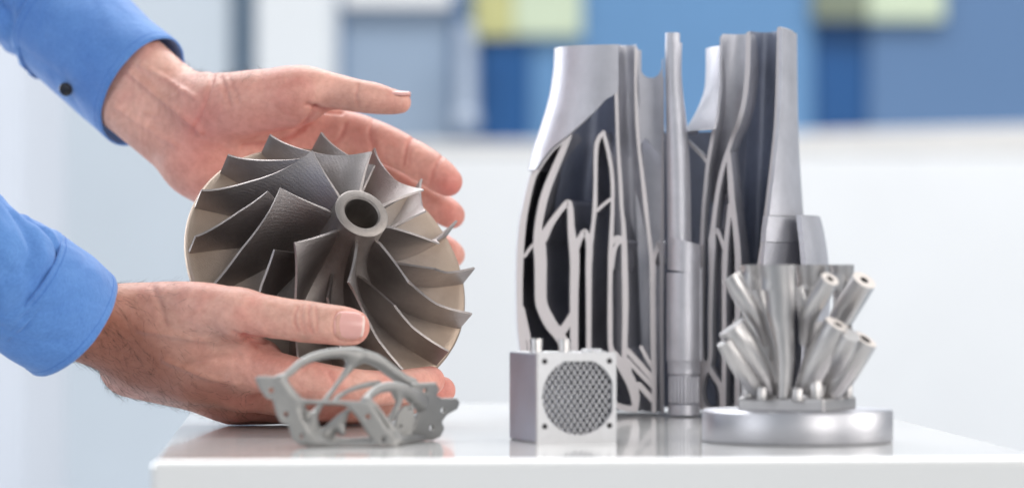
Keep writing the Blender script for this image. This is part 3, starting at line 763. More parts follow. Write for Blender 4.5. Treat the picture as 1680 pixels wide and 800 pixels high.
# ------------------------------------------------------------------ heat exchanger cube
def exchanger():
    c0 = Vector((P(882, 0, 1.40).x, 1.40, 0)); fx = Vector((0.961, 0.277, 0)).normalized(); fy = Vector((-0.277, 0.961, 0)).normalized()
    root = empty('heat_exchanger', c0, 'small cubic heat exchanger with a round lattice window in its pale front face', 'heat exchanger')
    root.rotation_euler.z = math.atan2(fx.y, fx.x)
    W = 0.0388; Dp = 0.052; Hh = 0.0424
    # body: open box behind the front plate, rounded rear corners
    rr = 0.010; pts = [(-0.0012*math.sin(PI*k/8*0.5)**1.0*(1 if k < 8 else 1), 0.0032+(Dp-rr-0.0032)*k/8) for k in range(8)]
    pts += [(-0.0012+rr*(1-math.cos(a)), Dp-rr+rr*math.sin(a)) for a in np.linspace(0, PI/2, 7)]
    pts += [(W-rr+rr*math.sin(a), Dp-rr+rr*math.cos(a)) for a in np.linspace(0, PI/2, 7)]
    pts += [(W, 0.0032)]
    # hollow in front so that the lattice sees a dark well
    th = 0.002
    bodyp = pts+[(W-th, 0.0032), (W-th, 0.034), (th, 0.034), (th, 0.0032)]
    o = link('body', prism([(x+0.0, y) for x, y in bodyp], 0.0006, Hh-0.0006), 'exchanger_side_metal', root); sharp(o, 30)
    for z0, z1 in ((0.0002, 0.0020), (Hh-0.0021, Hh-0.0002)):
        o = link('end_plate', prism([(0.0004, 0.0033)]+[(min(max(x, 0.0004), W-0.0004), min(y, Dp-0.0004)) for x, y in pts[1:-1]]+[(W-0.0004, 0.0033)], z0, z1), 'exchanger_face_metal', root, smooth=False)
    # front plate with the round window: cut as an outline with a slit-free ring of quads
    cx, cz, rw = 0.0203, 0.0218, 0.0180
    n = 96; V = []; Fc = []
    for k in range(n):
        a = 2*PI*k/n; ca, sa = math.cos(a), math.sin(a)
        r = min(rw, 0.0165/max(abs(sa), 1e-6) if sa > 0 else 1, 0.0167/max(abs(ca), 1e-6) if ca > 0 else 1)
        ix, iz = cx+r*ca, cz+r*sa
        # square rim
        tx = ((W-cx) if ca > 0 else cx)/max(abs(ca), 1e-9); tz = ((Hh-cz) if sa > 0 else cz)/max(abs(sa), 1e-9); t_ = min(tx, tz)
        ox, oz = cx+t_*ca, cz+t_*sa
        for X, Z in ((ix, iz), (ox, oz)):
            for Y in (0.0, 0.0030): V.append((X, Y, Z))
    # order per k: in-front, in-back, out-front, out-back
    corners = [(0, 0), (W, 0), (W, Hh), (0, Hh)]
    for c in corners:
        a = math.atan2(c[1]-cz, c[0]-cx) % (2*PI); k = int(round(a/(2*PI)*n)) % n
        V[k*4+2] = (c[0], 0.0, c[1]); V[k*4+3] = (c[0], 0.0030, c[1])
    for k in range(n):
        j = (k+1) % n; a, b = k*4, j*4
        Fc += [(a, a+2, b+2, b), (a+1, b+1, b+3, a+3), (a, b, b+1, a+1), (a+2, a+3, b+3, b+2)]
    me = pydata('m', V, Fc)
    link('front_plate', me, 'exchanger_face_metal', root, smooth=False)
    for x, z in ((0.0035, 0.0384), (0.0354, 0.0384), (0.0035, 0.0080), (0.0354, 0.0080)):
        ringp = [(0.0, 0.0), (0.00115, 0.0), (0.00125, -0.00012), (0.00135, 0.0001), (0.0, 0.0001)]
        m_ = revolve([(0, 0.0003), (0.0013, 0.0003), (0.0013, -0.00015), (0.0, -0.00015)], 20); m_.transform(Matrix.Rotation(PI/2, 4, 'X')); m_.transform(Matrix.Translation((x, 0.0001, z)))
        link('screw_hole', m_, 'dark_hole', root)
    # lattice: crossing bars with depth, clipped to the window
    bm = bmesh.new(); px, pz = 0.0031, 0.0045
    L = math.hypot(px, pz); R2 = rw+0.0006
    def bar(p, q, y0, y1, wd):
        p = Vector(p); q = Vector(q); d = (q-p).normalized(); nn = Vector((-d.y, d.x))*wd/2
        vs_ = []
        for y, f in ((y0, 0.55), (y0+0.0009, 1.0), (y1, 1.0)):
            for pp in (p, q):
                for sg in (1, -1): vs_.append(bm.verts.new((pp.x+nn.x*sg*f, y, pp.y+nn.y*sg*f)))
        for lv in (0, 4):
            a = vs_[lv:lv+4]; b = vs_[lv+4:lv+8]
            bm.faces.new((a[0], a[2], b[2], b[0])); bm.faces.new((a[1], b[1], b[3], a[3])); bm.faces.new((a[0], b[0], b[1], a[1])); bm.faces.new((a[2], a[3], b[3], b[2]))
        bm.faces.new((vs_[0], vs_[1], vs_[3], vs_[2]))
    for fam, sx in ((0, 1), (1, -1)):
        d = Vector((sx*px, pz)).normalized(); nn = Vector((-d.y, d.x)); sp = px*pz/L
        for k in range(-16, 17):
            off = k*sp; t2 = R2*R2-off*off
            if t2 <= 0: continue
            h = math.sqrt(t2); c = Vector((cx, cz))+nn*off
            N = max(1, int(2*h/(L/2))); 
            for i in range(N):
                a = c+d*(-h+2*h*i/N); b = c+d*(-h+2*h*(i+1)/N)
                if max(a.x, b.x) > W-0.0012: continue
                y0 = 0.0022+0.0001*fam
                bar(a, b, y0, 0.0046+0.0001*fam, 0.00095)
    bmesh.ops.recalc_face_normals(bm, faces=bm.faces)
    me = bpy.data.meshes.new('m'); bm.to_mesh(me); bm.free()
    o = link('lattice', me, 'lattice_metal', root, smooth=False); o['kind'] = 'stuff'
    # fittings on top
    def top(px_, dy, y0, r, nm):
        lx = (P(px_, 0, 1.40+dy).x-c0.x)
        loc = Matrix.Rotation(-root.rotation_euler.z, 3, 'Z') @ Vector((lx, dy, 0)); r_ = S(r, 1.4+dy); z1 = CAMH-(y0-HOR)*(1.4+dy)/F
        pr_ = [(0, Hh-0.0008), (r_*1.06, Hh-0.0008), (r_*1.06, Hh+0.0004), (r_*0.96, Hh+0.0010), (r_, z1-0.0005), (r_*0.93, z1), (r_*0.62, z1), (r_*0.6, z1-0.002), (0, z1-0.002)]
        o = link(nm, revolve(pr_, 32, M=Matrix.Translation((loc.x, loc.y, 0))), 'manifold_metal', root); sharp(o, 40)
    top(880, 0.022, 555, 10.5, 'port'); top(926, 0.022, 556, 10.5, 'port')
    lx = P(971, 0, 1.425).x-c0.x; loc = Matrix.Rotation(-root.rotation_euler.z, 3, 'Z') @ Vector((lx, 0.025, 0))
    pr_ = [(0, Hh-0.001), (0.0052, Hh-0.001), (0.0052, Hh+0.0008), (0.0046, Hh+0.0014), (0, Hh+0.0014)]
    o = link('cap', revolve(pr_, 32, M=Matrix.Translation((loc.x, loc.y, 0))), 'exchanger_face_metal', root); sharp(o, 40)
    r_ = random.Random(3)
    for k in range(15):
        x = 0.002+0.0345*k/14; m_ = revolve([(0, Hh-0.0009), (0.0012, Hh-0.0009), (0.0010, Hh+0.0001+0.0004*r_.random()), (0, Hh+0.0003+0.0004*r_.random())], 10, M=Matrix.Translation((x, 0.006+0.01*r_.random(), 0)))
        link('bump', m_, 'exchanger_face_metal', root)
exchanger()

# ------------------------------------------------------------------ organic bracket
def bracket():
    d0 = 1.372
    f = SDF((P(405, 0, d0).x, 1.355, 0.0002), (P(765, 0, 1.45).x, 1.452, 0.048), 0.0005)
    def C(cx, cy, d): return P(400+cx/4.325, 560+cy/4.325, d)
    def ch(pts, k=0.005, flat=None): f.chain([(*C(x, y, d), S(r*1.32/4.325, d)) for x, y, d, r in pts], k*0.7, flat)
    # front plate
    def front(poly, holes, k=0.0015):
        o_ = C(0, 0, d0); sc = d0/F/4.325
        f.plate([(x*sc, -y*sc) for x, y in poly], o_, (1, 0, 0), (0, 0, 1), 0.0028, k, 0.0013, [(x*sc, -y*sc, r*sc) for x, y, r in holes])
    hl = [(195, 345, 19), (300, 515, 17), (412, 672, 17), (880, 530, 17), (992, 693, 17)]
    front([(78,262),(95,243),(170,243),(262,262),(300,300),(340,360),(395,408),(392,450),(385,480),(430,560),(470,640),(530,690),(640,722),(1098,738),(1096,752),(1075,764),(480,744),(400,732),(350,700),(328,640),(320,598),(262,572),(232,520),(212,440),(205,415),(160,400),(115,345)], hl)
    front([(392,410),(560,414),(760,420),(868,424),(905,442),(960,520),(1010,600),(1065,660),(1100,705),(1090,755),(950,752),(920,712),(880,660),(838,590),(790,520),(745,470),(700,450),(560,446),(400,440)], hl)
    front([(430,690),(520,690),(700,712),(900,712),(960,690),(1060,700),(1085,752),(480,740)], [(412,672,17),(992,693,17)])
    # arch and branches
    d1, d2, d3 = d0+0.002, d0+0.030, d0+0.052
    ch([(262,262,d1,16),(330,215,d1+0.004,20),(400,155,d1+0.010,22),(500,108,d1+0.018,24),(610,84,d1+0.024,26),(740,82,d1+0.030,30),(850,102,d1+0.036,34),(950,140,d1+0.040,36),(1040,205,d1+0.044,36),(1130,270,d1+0.048,34),(1200,300,d3,32)], 0.006)
    ch([(262,270,d1,18),(300,330,d1,30),(350,385,d1,26),(395,430,d1,18)], 0.004)
    ch([(790,120,d1+0.032,34),(745,190,d1+0.030,22),(690,265,d1+0.026,14),(630,345,d1+0.020,13),(580,410,d1+0.014,14),(545,450,d1+0.012,14),(510,500,d1+0.010,20),(470,560,d1+0.006,26),(455,600,d1+0.004,28)], 0.007)
    ch([(960,290,d2+0.010,12),(880,305,d2+0.004,16),(800,325,d2-0.002,14),(730,355,d2-0.008,13),(670,395,d1+0.014,14),(640,430,d1+0.010,12)], 0.006)
    ch([(860,420,d1+0.006,22),(900,375,d1+0.014,24),(960,335,d1+0.020,26),(1040,320,d1+0.026,28),(1120,335,d1+0.032,32),(1190,380,d1+0.038,40),(1250,430,d3-0.006,46)], 0.007)
    ch([(1085,385,d1+0.030,16),(1100,430,d1+0.030,18),(1070,500,d1+0.028,18),(1035,570,d1+0.020,20),(1060,640,d1+0.012,22),(1090,700,d1+0.006,24)], 0.007)
    ch([(880,428,d1+0.004,18),(930,460,d1+0.004,16),(990,540,d1+0.006,18),(1040,620,d1+0.008,24)], 0.006)
    ch([(740,490,d1+0.004,13),(700,530,d1+0.005,20),(650,580,d1+0.006,26),(590,640,d1+0.006,30),(520,690,d1+0.004,28)], 0.008)
    ch([(400,480,d1,16),(450,520,d1+0.004,20),(480,570,d1+0.004,26),(470,640,d1+0.002,28),(500,690,d1+0.002,26)], 0.007)
    ch([(700,640,d1+0.004,16),(690,590,d1+0.006,16),(700,560,d1+0.006,12)], 0.006)
    ch([(500,700,d1+0.004,30),(640,715,d1+0.008,26),(800,715,d1+0.008,26),(960,705,d1+0.006,28),(1080,710,d1+0.010,30),(1170,690,d2,24),(1260,690,d3-0.006,22)], 0.007)
    # right hand plate, turned away
    o_ = C(1230, 700, d3-0.002); u = Vector((0.80, 0.60, 0)).normalized(); v = Vector((0.10, -0.10, 0.99)); v = (v-u*v.dot(u)).normalized()
    sc = (d0+0.045)/F/4.325; g = 1/0.80
    pl = [(1150,285),(1325,283),(1350,330),(1335,375),(1375,398),(1480,400),(1503,432),(1490,480),(1420,520),(1388,570),(1410,620),(1385,680),(1330,702),(1210,706),(1120,690),(1190,600),(1215,480),(1180,380)]
    tr = lambda x, y: ((x-1230)*sc*g, (700-y)*sc)
    f.plate([tr(x, y) for x, y in pl], o_, u, v, 0.0026, 0.0015, 0.0010, [(*tr(x, y), 21*sc*g) for x, y in ((1385, 485), (1315, 610), (1250, 340))])
    # small inner plate with two holes
    o2 = C(1135, 560, d1+0.034); u2 = Vector((0.92, 0.38, 0)).normalized(); v2 = Vector((0, 0, 1))
    p2 = [(1060,640),(1080,520),(1130,455),(1200,440),(1215,560),(1190,660),(1120,690)]
    sc2 = (d1+0.034)/F/4.325; tr2 = lambda x, y: ((x-1135)*sc2/0.92, (560-y)*sc2)
    f.plate([tr2(x, y) for x, y in p2], o2, u2, v2, 0.0024, 0.0015, 0.0009, [(*tr2(x, y), 19*sc2) for x, y in ((1172, 478), (1108, 602))])
    for cx, cy, r in hl:
        p = C(cx, cy, d0); rr = S(r/4.325, d0); f.cone(p-Vector((0, 0.004, 0)), p+Vector((0, 0.0035, 0)), rr, rr, 0.0003, True)
    nr = u.cross(v)
    for cx, cy in ((1385, 485), (1315, 610), (1250, 340)):
        a, b = tr(cx, cy); p = o_+u*a+v*b; rr = 0.00115; f.cone(p-nr*0.006, p+nr*0.006, rr, rr, 0.0003, True)
    me, V = f.mesh()
    o = link('bracket', me, 'bracket_metal')
    o['label'] = 'matt grey organic lattice bracket with small screw holes standing at the plinth edge'; o['category'] = 'bracket'
bracket()

# ------------------------------------------------------------------ the person: two hands and two sleeves
person = empty('person', P(-60, 260, 1.60), 'person in a blue shirt holding the impeller between both bare hands', 'person')
def hp(pts): return [(*P(x, y, d), S(r, d)) for x, y, d, r in pts]
def hand(name, chains, lo, hi, h, grooves, flush, dark, table=False, deform=None):
    f = SDF(lo, hi, h)
    for k, pts in chains: f.chain(hp(pts), k)
    if table:
        zz = f.ax[2][None, None, :]; f.D = np.maximum(f.D, np.broadcast_to(0.0004-zz, f.D.shape))
    # gentle fleshiness
    me, V = f.mesh()
    n = len(V); N = np.zeros(n*3, np.float32); me.vertices.foreach_get('normal', N); N = N.reshape(-1, 3)
    px = 840+V[:, 0]*F/V[:, 1]; py = HOR-(V[:, 2]-CAMH)*F/V[:, 1]
    front = np.clip((-N[:, 1]+0.25)/0.5, 0, 1)
    disp = np.zeros(n); R_ = np.zeros(n); G_ = np.zeros(n)
    for line, wd, dep, dmin, dmax, red in grooves:
        L = spline([(a, b) for a, b in line], 8); best = np.full(n, 1e9)
        for p, q in zip(L[:-1], L[1:]):
            e = q-p; l2 = e@e+1e-9; t = np.clip(((px-p[0])*e[0]+(py-p[1])*e[1])/l2, 0, 1)
            best = np.minimum(best, (px-p[0]-e[0]*t)**2+(py-p[1]-e[1]*t)**2)
        ok = ((V[:, 1] > dmin) & (V[:, 1] < dmax))*front
        g = np.exp(-best/(wd*wd))*ok
        disp -= g*dep*2.1e-3; R_ += g*max(red, 0)*0.55
    for x, y, d, r, a in flush:
        c = np.array(P(x, y, d)); dd = ((V-c)**2).sum(1); R_ += a*np.exp(-dd/(S(r, d)**2))
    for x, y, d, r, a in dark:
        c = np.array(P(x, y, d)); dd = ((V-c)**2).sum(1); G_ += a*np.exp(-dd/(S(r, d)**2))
    V2 = V+N*disp[:, None]
    me.vertices.foreach_set('co', (V2-np.array(person.location)).ravel().astype(np.float32))
    at = me.color_attributes.new('flush', 'FLOAT_COLOR', 'POINT')
    at.data.foreach_set('color', np.stack([np.clip(R_, 0, 1), np.clip(G_, 0, 1), np.zeros(n), np.ones(n)], 1).ravel().astype(np.float32))
    o = link(name, me, 'skin', person)
    cs = o.modifiers.new('soften', 'SMOOTH'); cs.factor = 0.5; cs.iterations = 2
    return o, V2, N, px, py

# ---- lower hand: back of the right hand, thumb over the blades
LZ = [
 (0.016, [(0,450,1.492,50),(80,488,1.503,48),(150,505,1.515,45),(215,522,1.525,42),(280,536,1.53,44)]),
 (0.016, [(0,500,1.50,50),(60,525,1.51,48),(130,545,1.525,42),(210,578,1.54,39),(290,603,1.545,40)]),
 (0.014, [(110,515,1.53,50),(230,556,1.54,50),(300,580,1.55,46)]),
 # thumb
 (0.016, [(235,512,1.528,40),(290,505,1.52,43),(345,507,1.512,43),(395,514,1.506,38)]),
 (0.006, [(395,514,1.506,38),(440,519,1.501,35.5),(470,523,1.499,34),(500,527,1.497,34.5),(535,531,1.496,33),(560,534,1.497,32.5),(576,536,1.498,30.5)]),
 # web between thumb and hand
 (0.014, [(270,545,1.53,46),(340,560,1.528,42),(400,578,1.526,33),(430,590,1.528,30)]),
 # metacarpals
 (0.013, [(230,570,1.54,42),(320,590,1.535,40),(410,602,1.532,38)]),
 (0.013, [(220,590,1.55,42),(320,615,1.55,41),(395,634,1.548,38)]),
 (0.012, [(215,600,1.56,42),(320,629,1.567,40),(390,650,1.568,38)]),
 (0.012, [(215,600,1.565,40),(310,630,1.58,38),(380,658,1.585,38),(430,664,1.588,34)]),
 # fingers
 (0.005, [(410,602,1.526,38),(480,618,1.512,34),(545,631,1.506,32),(600,636,1.511,30),(645,635,1.526,28),(690,628,1.548,26),(706,624,1.556,24)]),
 (0.004, [(395,634,1.548,38),(480,652,1.556,33),(550,662,1.563,30),(610,662,1.571,27.5),(660,656,1.577,26.5),(708,645,1.584,25),(724,640,1.586,23.5)]),
 (0.004, [(390,650,1.568,37),(470,664,1.576,31),(530,670,1.582,28.5),(590,671,1.59,26),(640,666,1.597,24)]),
 (0.004, [(430,664,1.588,32),(490,672,1.596,26),(550,675,1.603,23),(590,674,1.608,21)]),
]
gl = [
 ([(489,503),(484,517),(484,530),(489,544)], 2.2, 0.45, 1.4, 1.52, 0.5),
 ([(497,500),(494,514),(495,530),(500,546)], 2.0, 0.35, 1.4, 1.52, 0.4),
 ([(508,500),(507,514),(508,530),(512,546)], 2.0, 0.40, 1.4, 1.52, 0.45),
 ([(518,503),(519,515),(520,530),(521,542)], 2.0, 0.35, 1.4, 1.52, 0.4),
 ([(400,552),(416,556),(436,558)], 4.5, 1.2, 1.4, 1.56, 0.7),
 ([(384,545),(404,556),(420,568)], 3.5, 0.5, 1.4, 1.56, 0.4),
 ([(250,470),(262,500),(270,530)], 5, 0.5, 1.4, 1.56, 0.1),
 ([(310,600),(350,590),(390,585)], 7, 0.6, 1.4, 1.56, 0.05),
 ([(230,540),(300,552),(360,560)], 6, -0.5, 1.4, 1.56, 0.0),
 ([(270,590),(340,618),(390,628)], 5, -0.45, 1.4, 1.57, 0.0),
 ([(540,612),(546,626),(545,640)], 2.5, 0.4, 1.4, 1.56, 0.3),
 ([(638,610),(642,625),(641,645)], 2.5, 0.4, 1.4, 1.56, 0.3),
 # soft nail bed rim
 ([(552,512),(548,523),(548,545),(553,556)], 2.2, 0.5, 1.4, 1.52, 0.3),
 ([(553,511),(570,507),(592,510)], 2.0, 0.4, 1.4, 1.52, 0.3),
 ([(554,557),(570,561),(590,559)], 2.0, 0.4, 1.4, 1.52, 0.3),
]
fl = [(600,540,1.49,28,0.35),(505,524,1.47,30,0.28),(440,600,1.52,70,0.30),(700,620,1.56,60,0.55),(730,640,1.58,50,0.5),(560,640,1.54,90,0.35),(350,500,1.49,60,0.12),(420,560,1.50,40,0.35),(400,690,1.57,70,0.3)]
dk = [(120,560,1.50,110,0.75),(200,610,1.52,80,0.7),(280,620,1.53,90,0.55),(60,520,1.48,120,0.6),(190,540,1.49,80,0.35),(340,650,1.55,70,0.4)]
lo = P(-10, 715, 1.52); hi = P(770, 420, 1.60)
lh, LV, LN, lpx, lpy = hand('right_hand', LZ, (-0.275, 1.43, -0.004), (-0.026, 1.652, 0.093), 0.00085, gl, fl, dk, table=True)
lh['label'] = 'lower hand, back towards the viewer, thumb laid over the blades'

# ---- upper hand: open palm of the left hand behind the impeller
UZ = [
 (0.014, [(110,-8,1.735,50),(180,54,1.715,50),(256,126,1.69,47),(310,164,1.678,46),(360,186,1.668,47)]),
 (0.014, [(60,50,1.745,50),(130,112,1.725,51),(212,174,1.697,50),(268,220,1.685,50),(322,262,1.675,52)]),
 (0.012, [(90,30,1.74,46),(232,148,1.70,46),(300,206,1.685,46)]),
 # thenar and thumb
 (0.018, [(345,178,1.66,50),(390,172,1.648,54),(440,165,1.642,52),(485,158,1.638,44)]),
 (0.009, [(485,158,1.638,44),(515,150,1.636,37),(550,151,1.634,30),(585,157,1.632,27),(612,161,1.631,26),(638,166,1.631,22),(656,168,1.631,18.5)]),
 # metacarpals and pads
 (0.014, [(360,195,1.672,48),(450,200,1.68,44),(545,213,1.684,37)]),
 (0.014, [(350,230,1.675,48),(440,245,1.684,44),(535,262,1.688,36)]),
 (0.014, [(335,260,1.675,44),(420,290,1.684,44),(515,308,1.686,36)]),
 (0.014, [(322,268,1.672,42),(390,315,1.675,46),(480,350,1.682,34)]),
 # fingers
 (0.003, [(545,213,1.684,37),(590,222,1.682,34),(635,238,1.677,31.5),(670,255,1.672,30),(700,273,1.666,29.5),(722,288,1.661,27.5),(735,298,1.658,24)]),
 (0.002, [(535,264,1.690,36),(590,280,1.694,29),(640,297,1.692,27),(675,314,1.687,26),(705,330,1.681,26),(732,347,1.674,24),(741,353,1.672,22)]),
 (0.002, [(515,308,1.686,36),(580,332,1.694,29),(635,357,1.696,26),(675,379,1.692,25),(705,396,1.686,24.5),(732,411,1.680,23),(742,418,1.678,21)]),
 (0.004, [(480,350,1.682,33),(540,375,1.684,26),(590,398,1.682,23),(630,420,1.678,21),(660,436,1.674,18)]),
]
gu = [
 ([(350,120),(342,150),(330,185),(318,215)], 4.0, 0.6, 1.5, 1.7, 0.25),
 ([(362,125),(370,150),(376,172)], 3.5, 0.6, 1.5, 1.7, 0.2),
 ([(374,124),(384,148),(392,168)], 3.0, 0.35, 1.5, 1.7, 0.15),
 ([(400,240),(450,235),(490,215),(512,190),(520,176)], 4.5, 0.9, 1.5, 1.72, 0.35),
 ([(505,172),(530,181),(560,184)], 3.5, 0.9, 1.5, 1.72, 0.5),
 ([(520,240),(545,236),(560,222),(566,205)], 3.5, 0.5, 1.5, 1.72, 0.3),
 ([(612,197),(606,220),(612,250)], 3.0, 0.6, 1.5, 1.72, 0.35),
 ([(618,199),(613,220),(618,252)], 2.0, 0.3, 1.5, 1.72, 0.2),
 ([(682,222),(667,240),(661,272)], 3.0, 0.7, 1.5, 1.72, 0.4),
 ([(688,226),(675,243),(669,276)], 2.2, 0.3, 1.5, 1.72, 0.25),
 ([(726,256),(712,275),(705,300)], 2.6, 0.45, 1.5, 1.72, 0.3),
 ([(688,305),(678,322)], 2.4, 0.4, 1.5, 1.72, 0.3),
 ([(588,140),(584,157),(588,176)], 2.2, 0.35, 1.5, 1.72, 0.2),
 # tendons and veins at the wrist
 ([(215,120),(250,150),(300,190),(330,215)], 5.5, -0.9, 1.5, 1.72, 0.05),
 ([(232,108),(275,132),(320,160)], 4.5, -0.7, 1.5, 1.72, 0.03),
 ([(190,175),(235,205),(290,240)], 5, -0.5, 1.5, 1.72, 0.05),
 ([(300,150),(270,170),(262,190),(240,185)], 3.5, -0.5, 1.5, 1.72, 0.0),
]
fu = [(500,230,1.65,90,0.55),(560,225,1.65,60,0.35),(745,300,1.64,60,0.55),(745,352,1.65,60,0.6),(742,415,1.65,70,0.7),(640,185,1.61,45,0.4),(330,270,1.63,90,0.6),(430,170,1.60,90,0.2),(600,160,1.60,60,0.25),(250,210,1.64,90,0.35),(660,255,1.65,60,0.3),(460,240,1.64,60,0.3)]
du = [(180,160,1.64,70,0.25)]
uh, UV, UN, upx, upy = hand('left_hand', UZ, (-0.290, 1.585, 0.065), (-0.022, 1.80, 0.245), 0.00095, gu, fu, du)
uh['label'] = 'upper hand, palm towards the viewer, thumb held clear on top'

# ---- nails
def nail(parent, c, ax, up, la, lb, rad, thick=0.0006, name='nail', mat='nail', n=14):
    """curved plate: ax along the finger, up away from it, half length la, half width lb, cross curvature radius rad"""
    c = Vector(c); ax = Vector(ax).normalized(); up = Vector(up); up = (up-ax*up.dot(ax)).normalized(); sd = ax.cross(up)
    V = []; Fc = []
    def pt(u, v, hgt):
        s_ = v*lb; a = s_/rad
        return c+ax*(u*la)+sd*(rad*math.sin(a))+up*(rad*math.cos(a)-rad+hgt-0.0003*u*u)
    rows = 9; colsn = n
    for lay in (1, 0):
        for i in range(rows+1):
            rr = i/rows
            for k in range(colsn*2):
                t = 2*PI*k/(colsn*2); cu, su = math.cos(t), math.sin(t); m = (abs(cu)**3.2+abs(su)**3.2)**(-1/3.2)
                V.append(pt(rr*cu*m, rr*su*m, (thick if lay else -0.0012)-(0.0003 if rr > 0.99 and lay else 0)))
    m = colsn*2; L = (rows+1)*m
    for lay in (0, 1):
        for i in range(rows):
            for k in range(m):
                k2 = (k+1) % m; q = (lay*L+i*m+k, lay*L+i*m+k2, lay*L+(i+1)*m+k2, lay*L+(i+1)*m+k); Fc.append(q if lay == 0 else q[::-1])
    for k in range(m):
        k2 = (k+1) % m; Fc.append((rows*m+k, rows*m+k2, L+rows*m+k2, L+rows*m+k))
    me = pydata('m', V, Fc); me.transform(Matrix.Translation(-Vector(person.location)))
    o = link(name, me, mat, None); o.parent = parent; return o
a0 = P(540, 532, 1.496); a1 = P(600, 538, 1.498); axl = (a1-a0)
rt = S(31.5, 1.497)
cN = P(574, 535, 1.4975)+Vector((0, -1, 0.10)).normalized()*(rt+0.0001)
nail(lh, cN, axl, (0, -1, 0.10), S(24.5, 1.497), S(25, 1.497), S(30, 1.497))
nail(lh, cN+axl.normalized()*S(21.5, 1.497)+Vector((0, 0.0002, 0)), axl, (0, -1, 0.10), S(4.5, 1.497), S(19, 1.497), S(28, 1.497), 0.0005, 'nail_tip', 'nail_edge')
b0 = P(630, 150, 1.631); b1 = P(678, 152, 1.631)
nail(uh, (b0+b1)/2+Vector((-0.0006, 0, 0.0002)), b1-b0, (0.05, 0.12, 1), S(22, 1.631), 0.0062, 0.009, 0.0004, 'nail', 'nail')

# ---- hair on the arms
def hairs(name, parent, V, N, sel, cnt, direc, lmin, lmax, lift, seed):
    r_ = np.random.default_rng(seed); ids = np.nonzero(sel)[0]; ids = r_.choice(ids, min(cnt, len(ids)), replace=False)
    cu = bpy.data.curves.new(name, 'CURVE'); cu.dimensions = '3D'; cu.bevel_depth = 0.000055; cu.bevel_resolution = 0
    base = Vector(person.location)
    for i in ids:
        p = Vector(V[i]); nn = Vector(N[i]); d = Vector(direc)+Vector(r_.normal(0, 0.35, 3)); d = (d-nn*d.dot(nn)).normalized()
        L = r_.uniform(lmin, lmax); curl = Vector(r_.normal(0, 0.35, 3)); sp = cu.splines.new('POLY'); sp.points.add(4)
        q = p-nn*0.0003
        for k in range(5):
            sp.points[k].co = (*(q-base), 1); sp.points[k].radius = 1.0-0.8*k/4
            q = q+(d+nn*(lift*(1-k*0.28))+curl*k*0.25).normalized()*L/4
    cu.materials.append(MAT['hair'])
    o = bpy.data.objects.new(name, cu); col.objects.link(o); o.parent = parent; o['kind'] = 'stuff'; return o
ax_l = P(300, 590, 1.54)-P(100, 520, 1.51)
dens = np.clip((330-lpx)/150, 0.02, 1)*((lpx > 60) & (lpx < 400))
u_ = rng.random(len(LV))
hairs('arm_hair', lh, LV, LN, (u_ < dens) & (LN[:, 1] < 0.45) & (lpy < 690), 900, (ax_l.normalized()+Vector((0.0, 0, -0.7))), 0.004, 0.0095, 0.35, 5)
hairs('arm_hair', lh, LV, LN, (lpx > 90) & (lpx < 420) & (LN[:, 2] < -0.55), 330, ax_l, 0.004, 0.009, 0.8, 8)
ax_u = P(360, 180, 1.66)-P(200, 60, 1.69)
hairs('arm_hair', uh, UV, UN, (upx > 285) & (upx < 430) & (UN[:, 2] > 0.55), 230, ax_u, 0.003, 0.007, 0.9, 9)

# ---- sleeves
def sleeve(name, rows, seed, folds, label, thick=0.0010, cr_a=0.0056, cr_f=8.0):
    """rows (px,py,d,half width px,half depth px), from the elbow to the cuff edge"""
    A = spline(rows, 10); n = len(A); C3 = [P(*a[:3]) for a in A]; seg = 120; outer = []; inner = []
    r_ = np.random.default_rng(seed); ph = r_.uniform(0, 6.28, 12)
    for i in range(n):
        t = (C3[min(i+1, n-1)]-C3[max(i-1, 0)]).normalized(); up = Vector((0, 0, 1)); up = (up-t*up.dot(t)).normalized(); sd = t.cross(up)
        ra, rb = S(A[i, 3], A[i, 2]), S(A[i, 4], A[i, 2]); s = i/(n-1); o_, i_ = [], []
        for k in range(seg):
            a = 2*PI*k/seg; f = 0.0
            for fa, fs, amp, f0, f1 in folds:
                wv = math.sin(fa*a+fs*s+ph[(fa*3) % 12]); win = max(0.0, min(1.0, (f1-s)/0.12))*max(0.0, min(1.0, (s-f0)/0.1+0.3))
                f += amp*win*(wv if amp > 0 else abs(wv))
            f += 0.0005*math.sin(3*a+ph[1]+4*s)
            q = Vector((math.cos(a)*1.3+seed, math.sin(a)*1.3, s*cr_f+0.8*math.sin(a+seed)))
            f += cr_a*min(1.0, (1-s)/0.12+0.1)*(0.0-(1-min(1, abs(noise.noise(q))*3.2))**2)+cr_a*0.6*noise.noise(q*2.7)
            o_.append(C3[i]+up*((ra+f)*math.cos(a))+sd*((rb+f)*math.sin(a)))
            i_.append(C3[i]+up*((ra+f-thick)*math.cos(a))+sd*((rb+f-thick)*math.sin(a)))
        outer.append(o_); inner.append(i_)
    me = loft(outer+inner[::-1], cap=False); to_local(me, person)
    o = link(name, me, 'blue_shirt_cloth', person); o['label'] = label
    return o, C3, A
sfold = [(2, 16, 0.0035, 0.0, 0.72), (3, -22, 0.0025, 0.0, 0.75), (5, 30, 0.0012, 0.0, 0.8)]
U_rows = [(-420,-420,1.87,118,110),(-250,-270,1.84,114,108),(-100,-140,1.80,110,105),(0,-55,1.774,106,101),(60,-3,1.757,102,98),(112,43,1.740,100,94)]
o, C3, A = sleeve('sleeve', U_rows, 3, [(2, 9, 0.0022, 0.0, 0.97)], 'upper shirt sleeve with a dark cuff button')
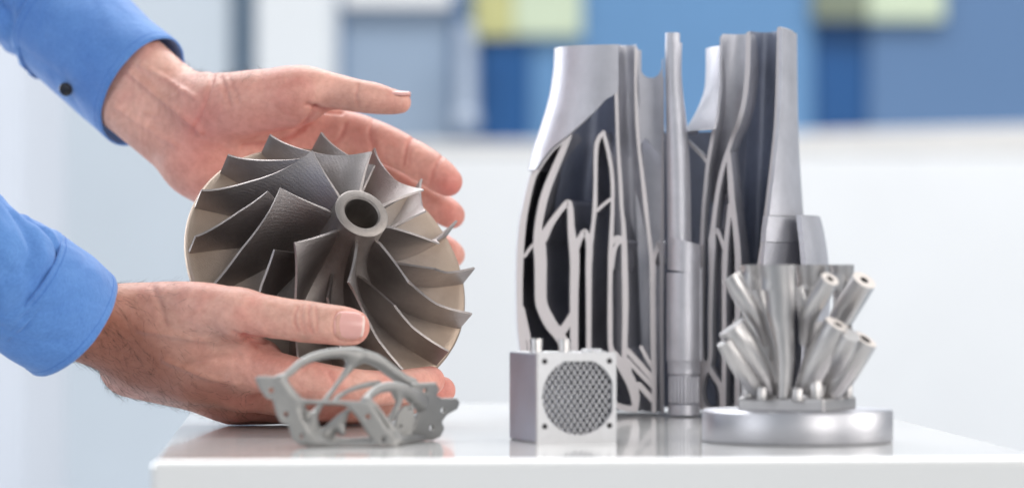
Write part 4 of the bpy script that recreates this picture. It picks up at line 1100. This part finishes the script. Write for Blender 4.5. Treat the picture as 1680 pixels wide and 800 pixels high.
def cuff(p_rows, seed, parent, stitch=True):
    rows = p_rows; A = spline(rows, 10); n = len(A)
    o, C3, A = sleeve('cuff', rows, seed, [(2, 2, 0.0009, -1, 2), (3, -1, 0.0007, -1, 2)], 'turned shirt cuff', 0.0016, 0.0007, 1.3)
    o.parent = parent
    # rolled hem and stitch lines follow the rings
    me = o.data; m = 120
    for off, rad, mt, nm in ((n-1, 0.0008, 'blue_shirt_cloth', 'hem'), (0, 0.0012, 'blue_shirt_cloth', 'hem'), (n-4, 0.00018, 'stitch_cloth', 'stitching'), (2, 0.00022, 'stitch_cloth', 'stitching')):
        ring = [Vector(me.vertices[off*m+k].co) for k in range(m)]
        c = sum(ring, Vector())/m; rings = []
        for k in range(m):
            p = ring[k]; rad_d = (p-c).normalized(); tn = (ring[(k+1) % m]-ring[k-1]).normalized(); b = tn.cross(rad_d)
            base = p-(rad_d*0.0008 if nm == 'hem' else rad_d*0.00005)
            rings.append([base+(rad_d*math.cos(a)+b*math.sin(a))*rad for a in np.linspace(0, 2*PI, 8, endpoint=False)])
        V = [tuple(x) for r in rings for x in r]; Fc = []
        for i in range(m):
            for k in range(8): Fc.append((i*8+k, i*8+(k+1) % 8, ((i+1) % m)*8+(k+1) % 8, ((i+1) % m)*8+k))
        h_ = link(nm, pydata('m', V, Fc), mt); h_.parent = o if False else parent
    return o
cuff([(104,36,1.743,103,96),(140,68,1.732,103,94),(180,104,1.719,102,90),(210,131,1.709,102,87),(235,152,1.701,101,85)], 4, o)
bt = revolve([(0, 0), (0.0034, 0), (0.0040, 0.0005), (0.0040, 0.0013), (0.0033, 0.0018), (0.0026, 0.0012), (0, 0.0012)], 28)
bt.transform(Matrix.Rotation(PI/2+0.35, 4, 'X')); bt.transform(Matrix.Rotation(-0.35, 4, 'Z')); bp = P(109, 146, 1.700); bt.transform(Matrix.Translation(bp)); to_local(bt, person)
link('button', bt, 'button_plastic', o)
D_rows = [(-420,160,1.43,112,104),(-260,268,1.45,110,102),(-120,362,1.469,108,100),(-40,416,1.480,106,98),(14,452,1.488,104,95),(50,477,1.494,103,92)]
o2, C3, A = sleeve('sleeve', D_rows, 9, [(2, 8, 0.0015, 0.0, 0.96)], 'lower shirt sleeve, brightly lit from above', 0.0010, 0.0026, 5.0)
cuff([(36,466,1.491,106,94),(66,488,1.496,106,94),(94,509,1.501,106,95),(120,532,1.507,105,94)], 11, o2)
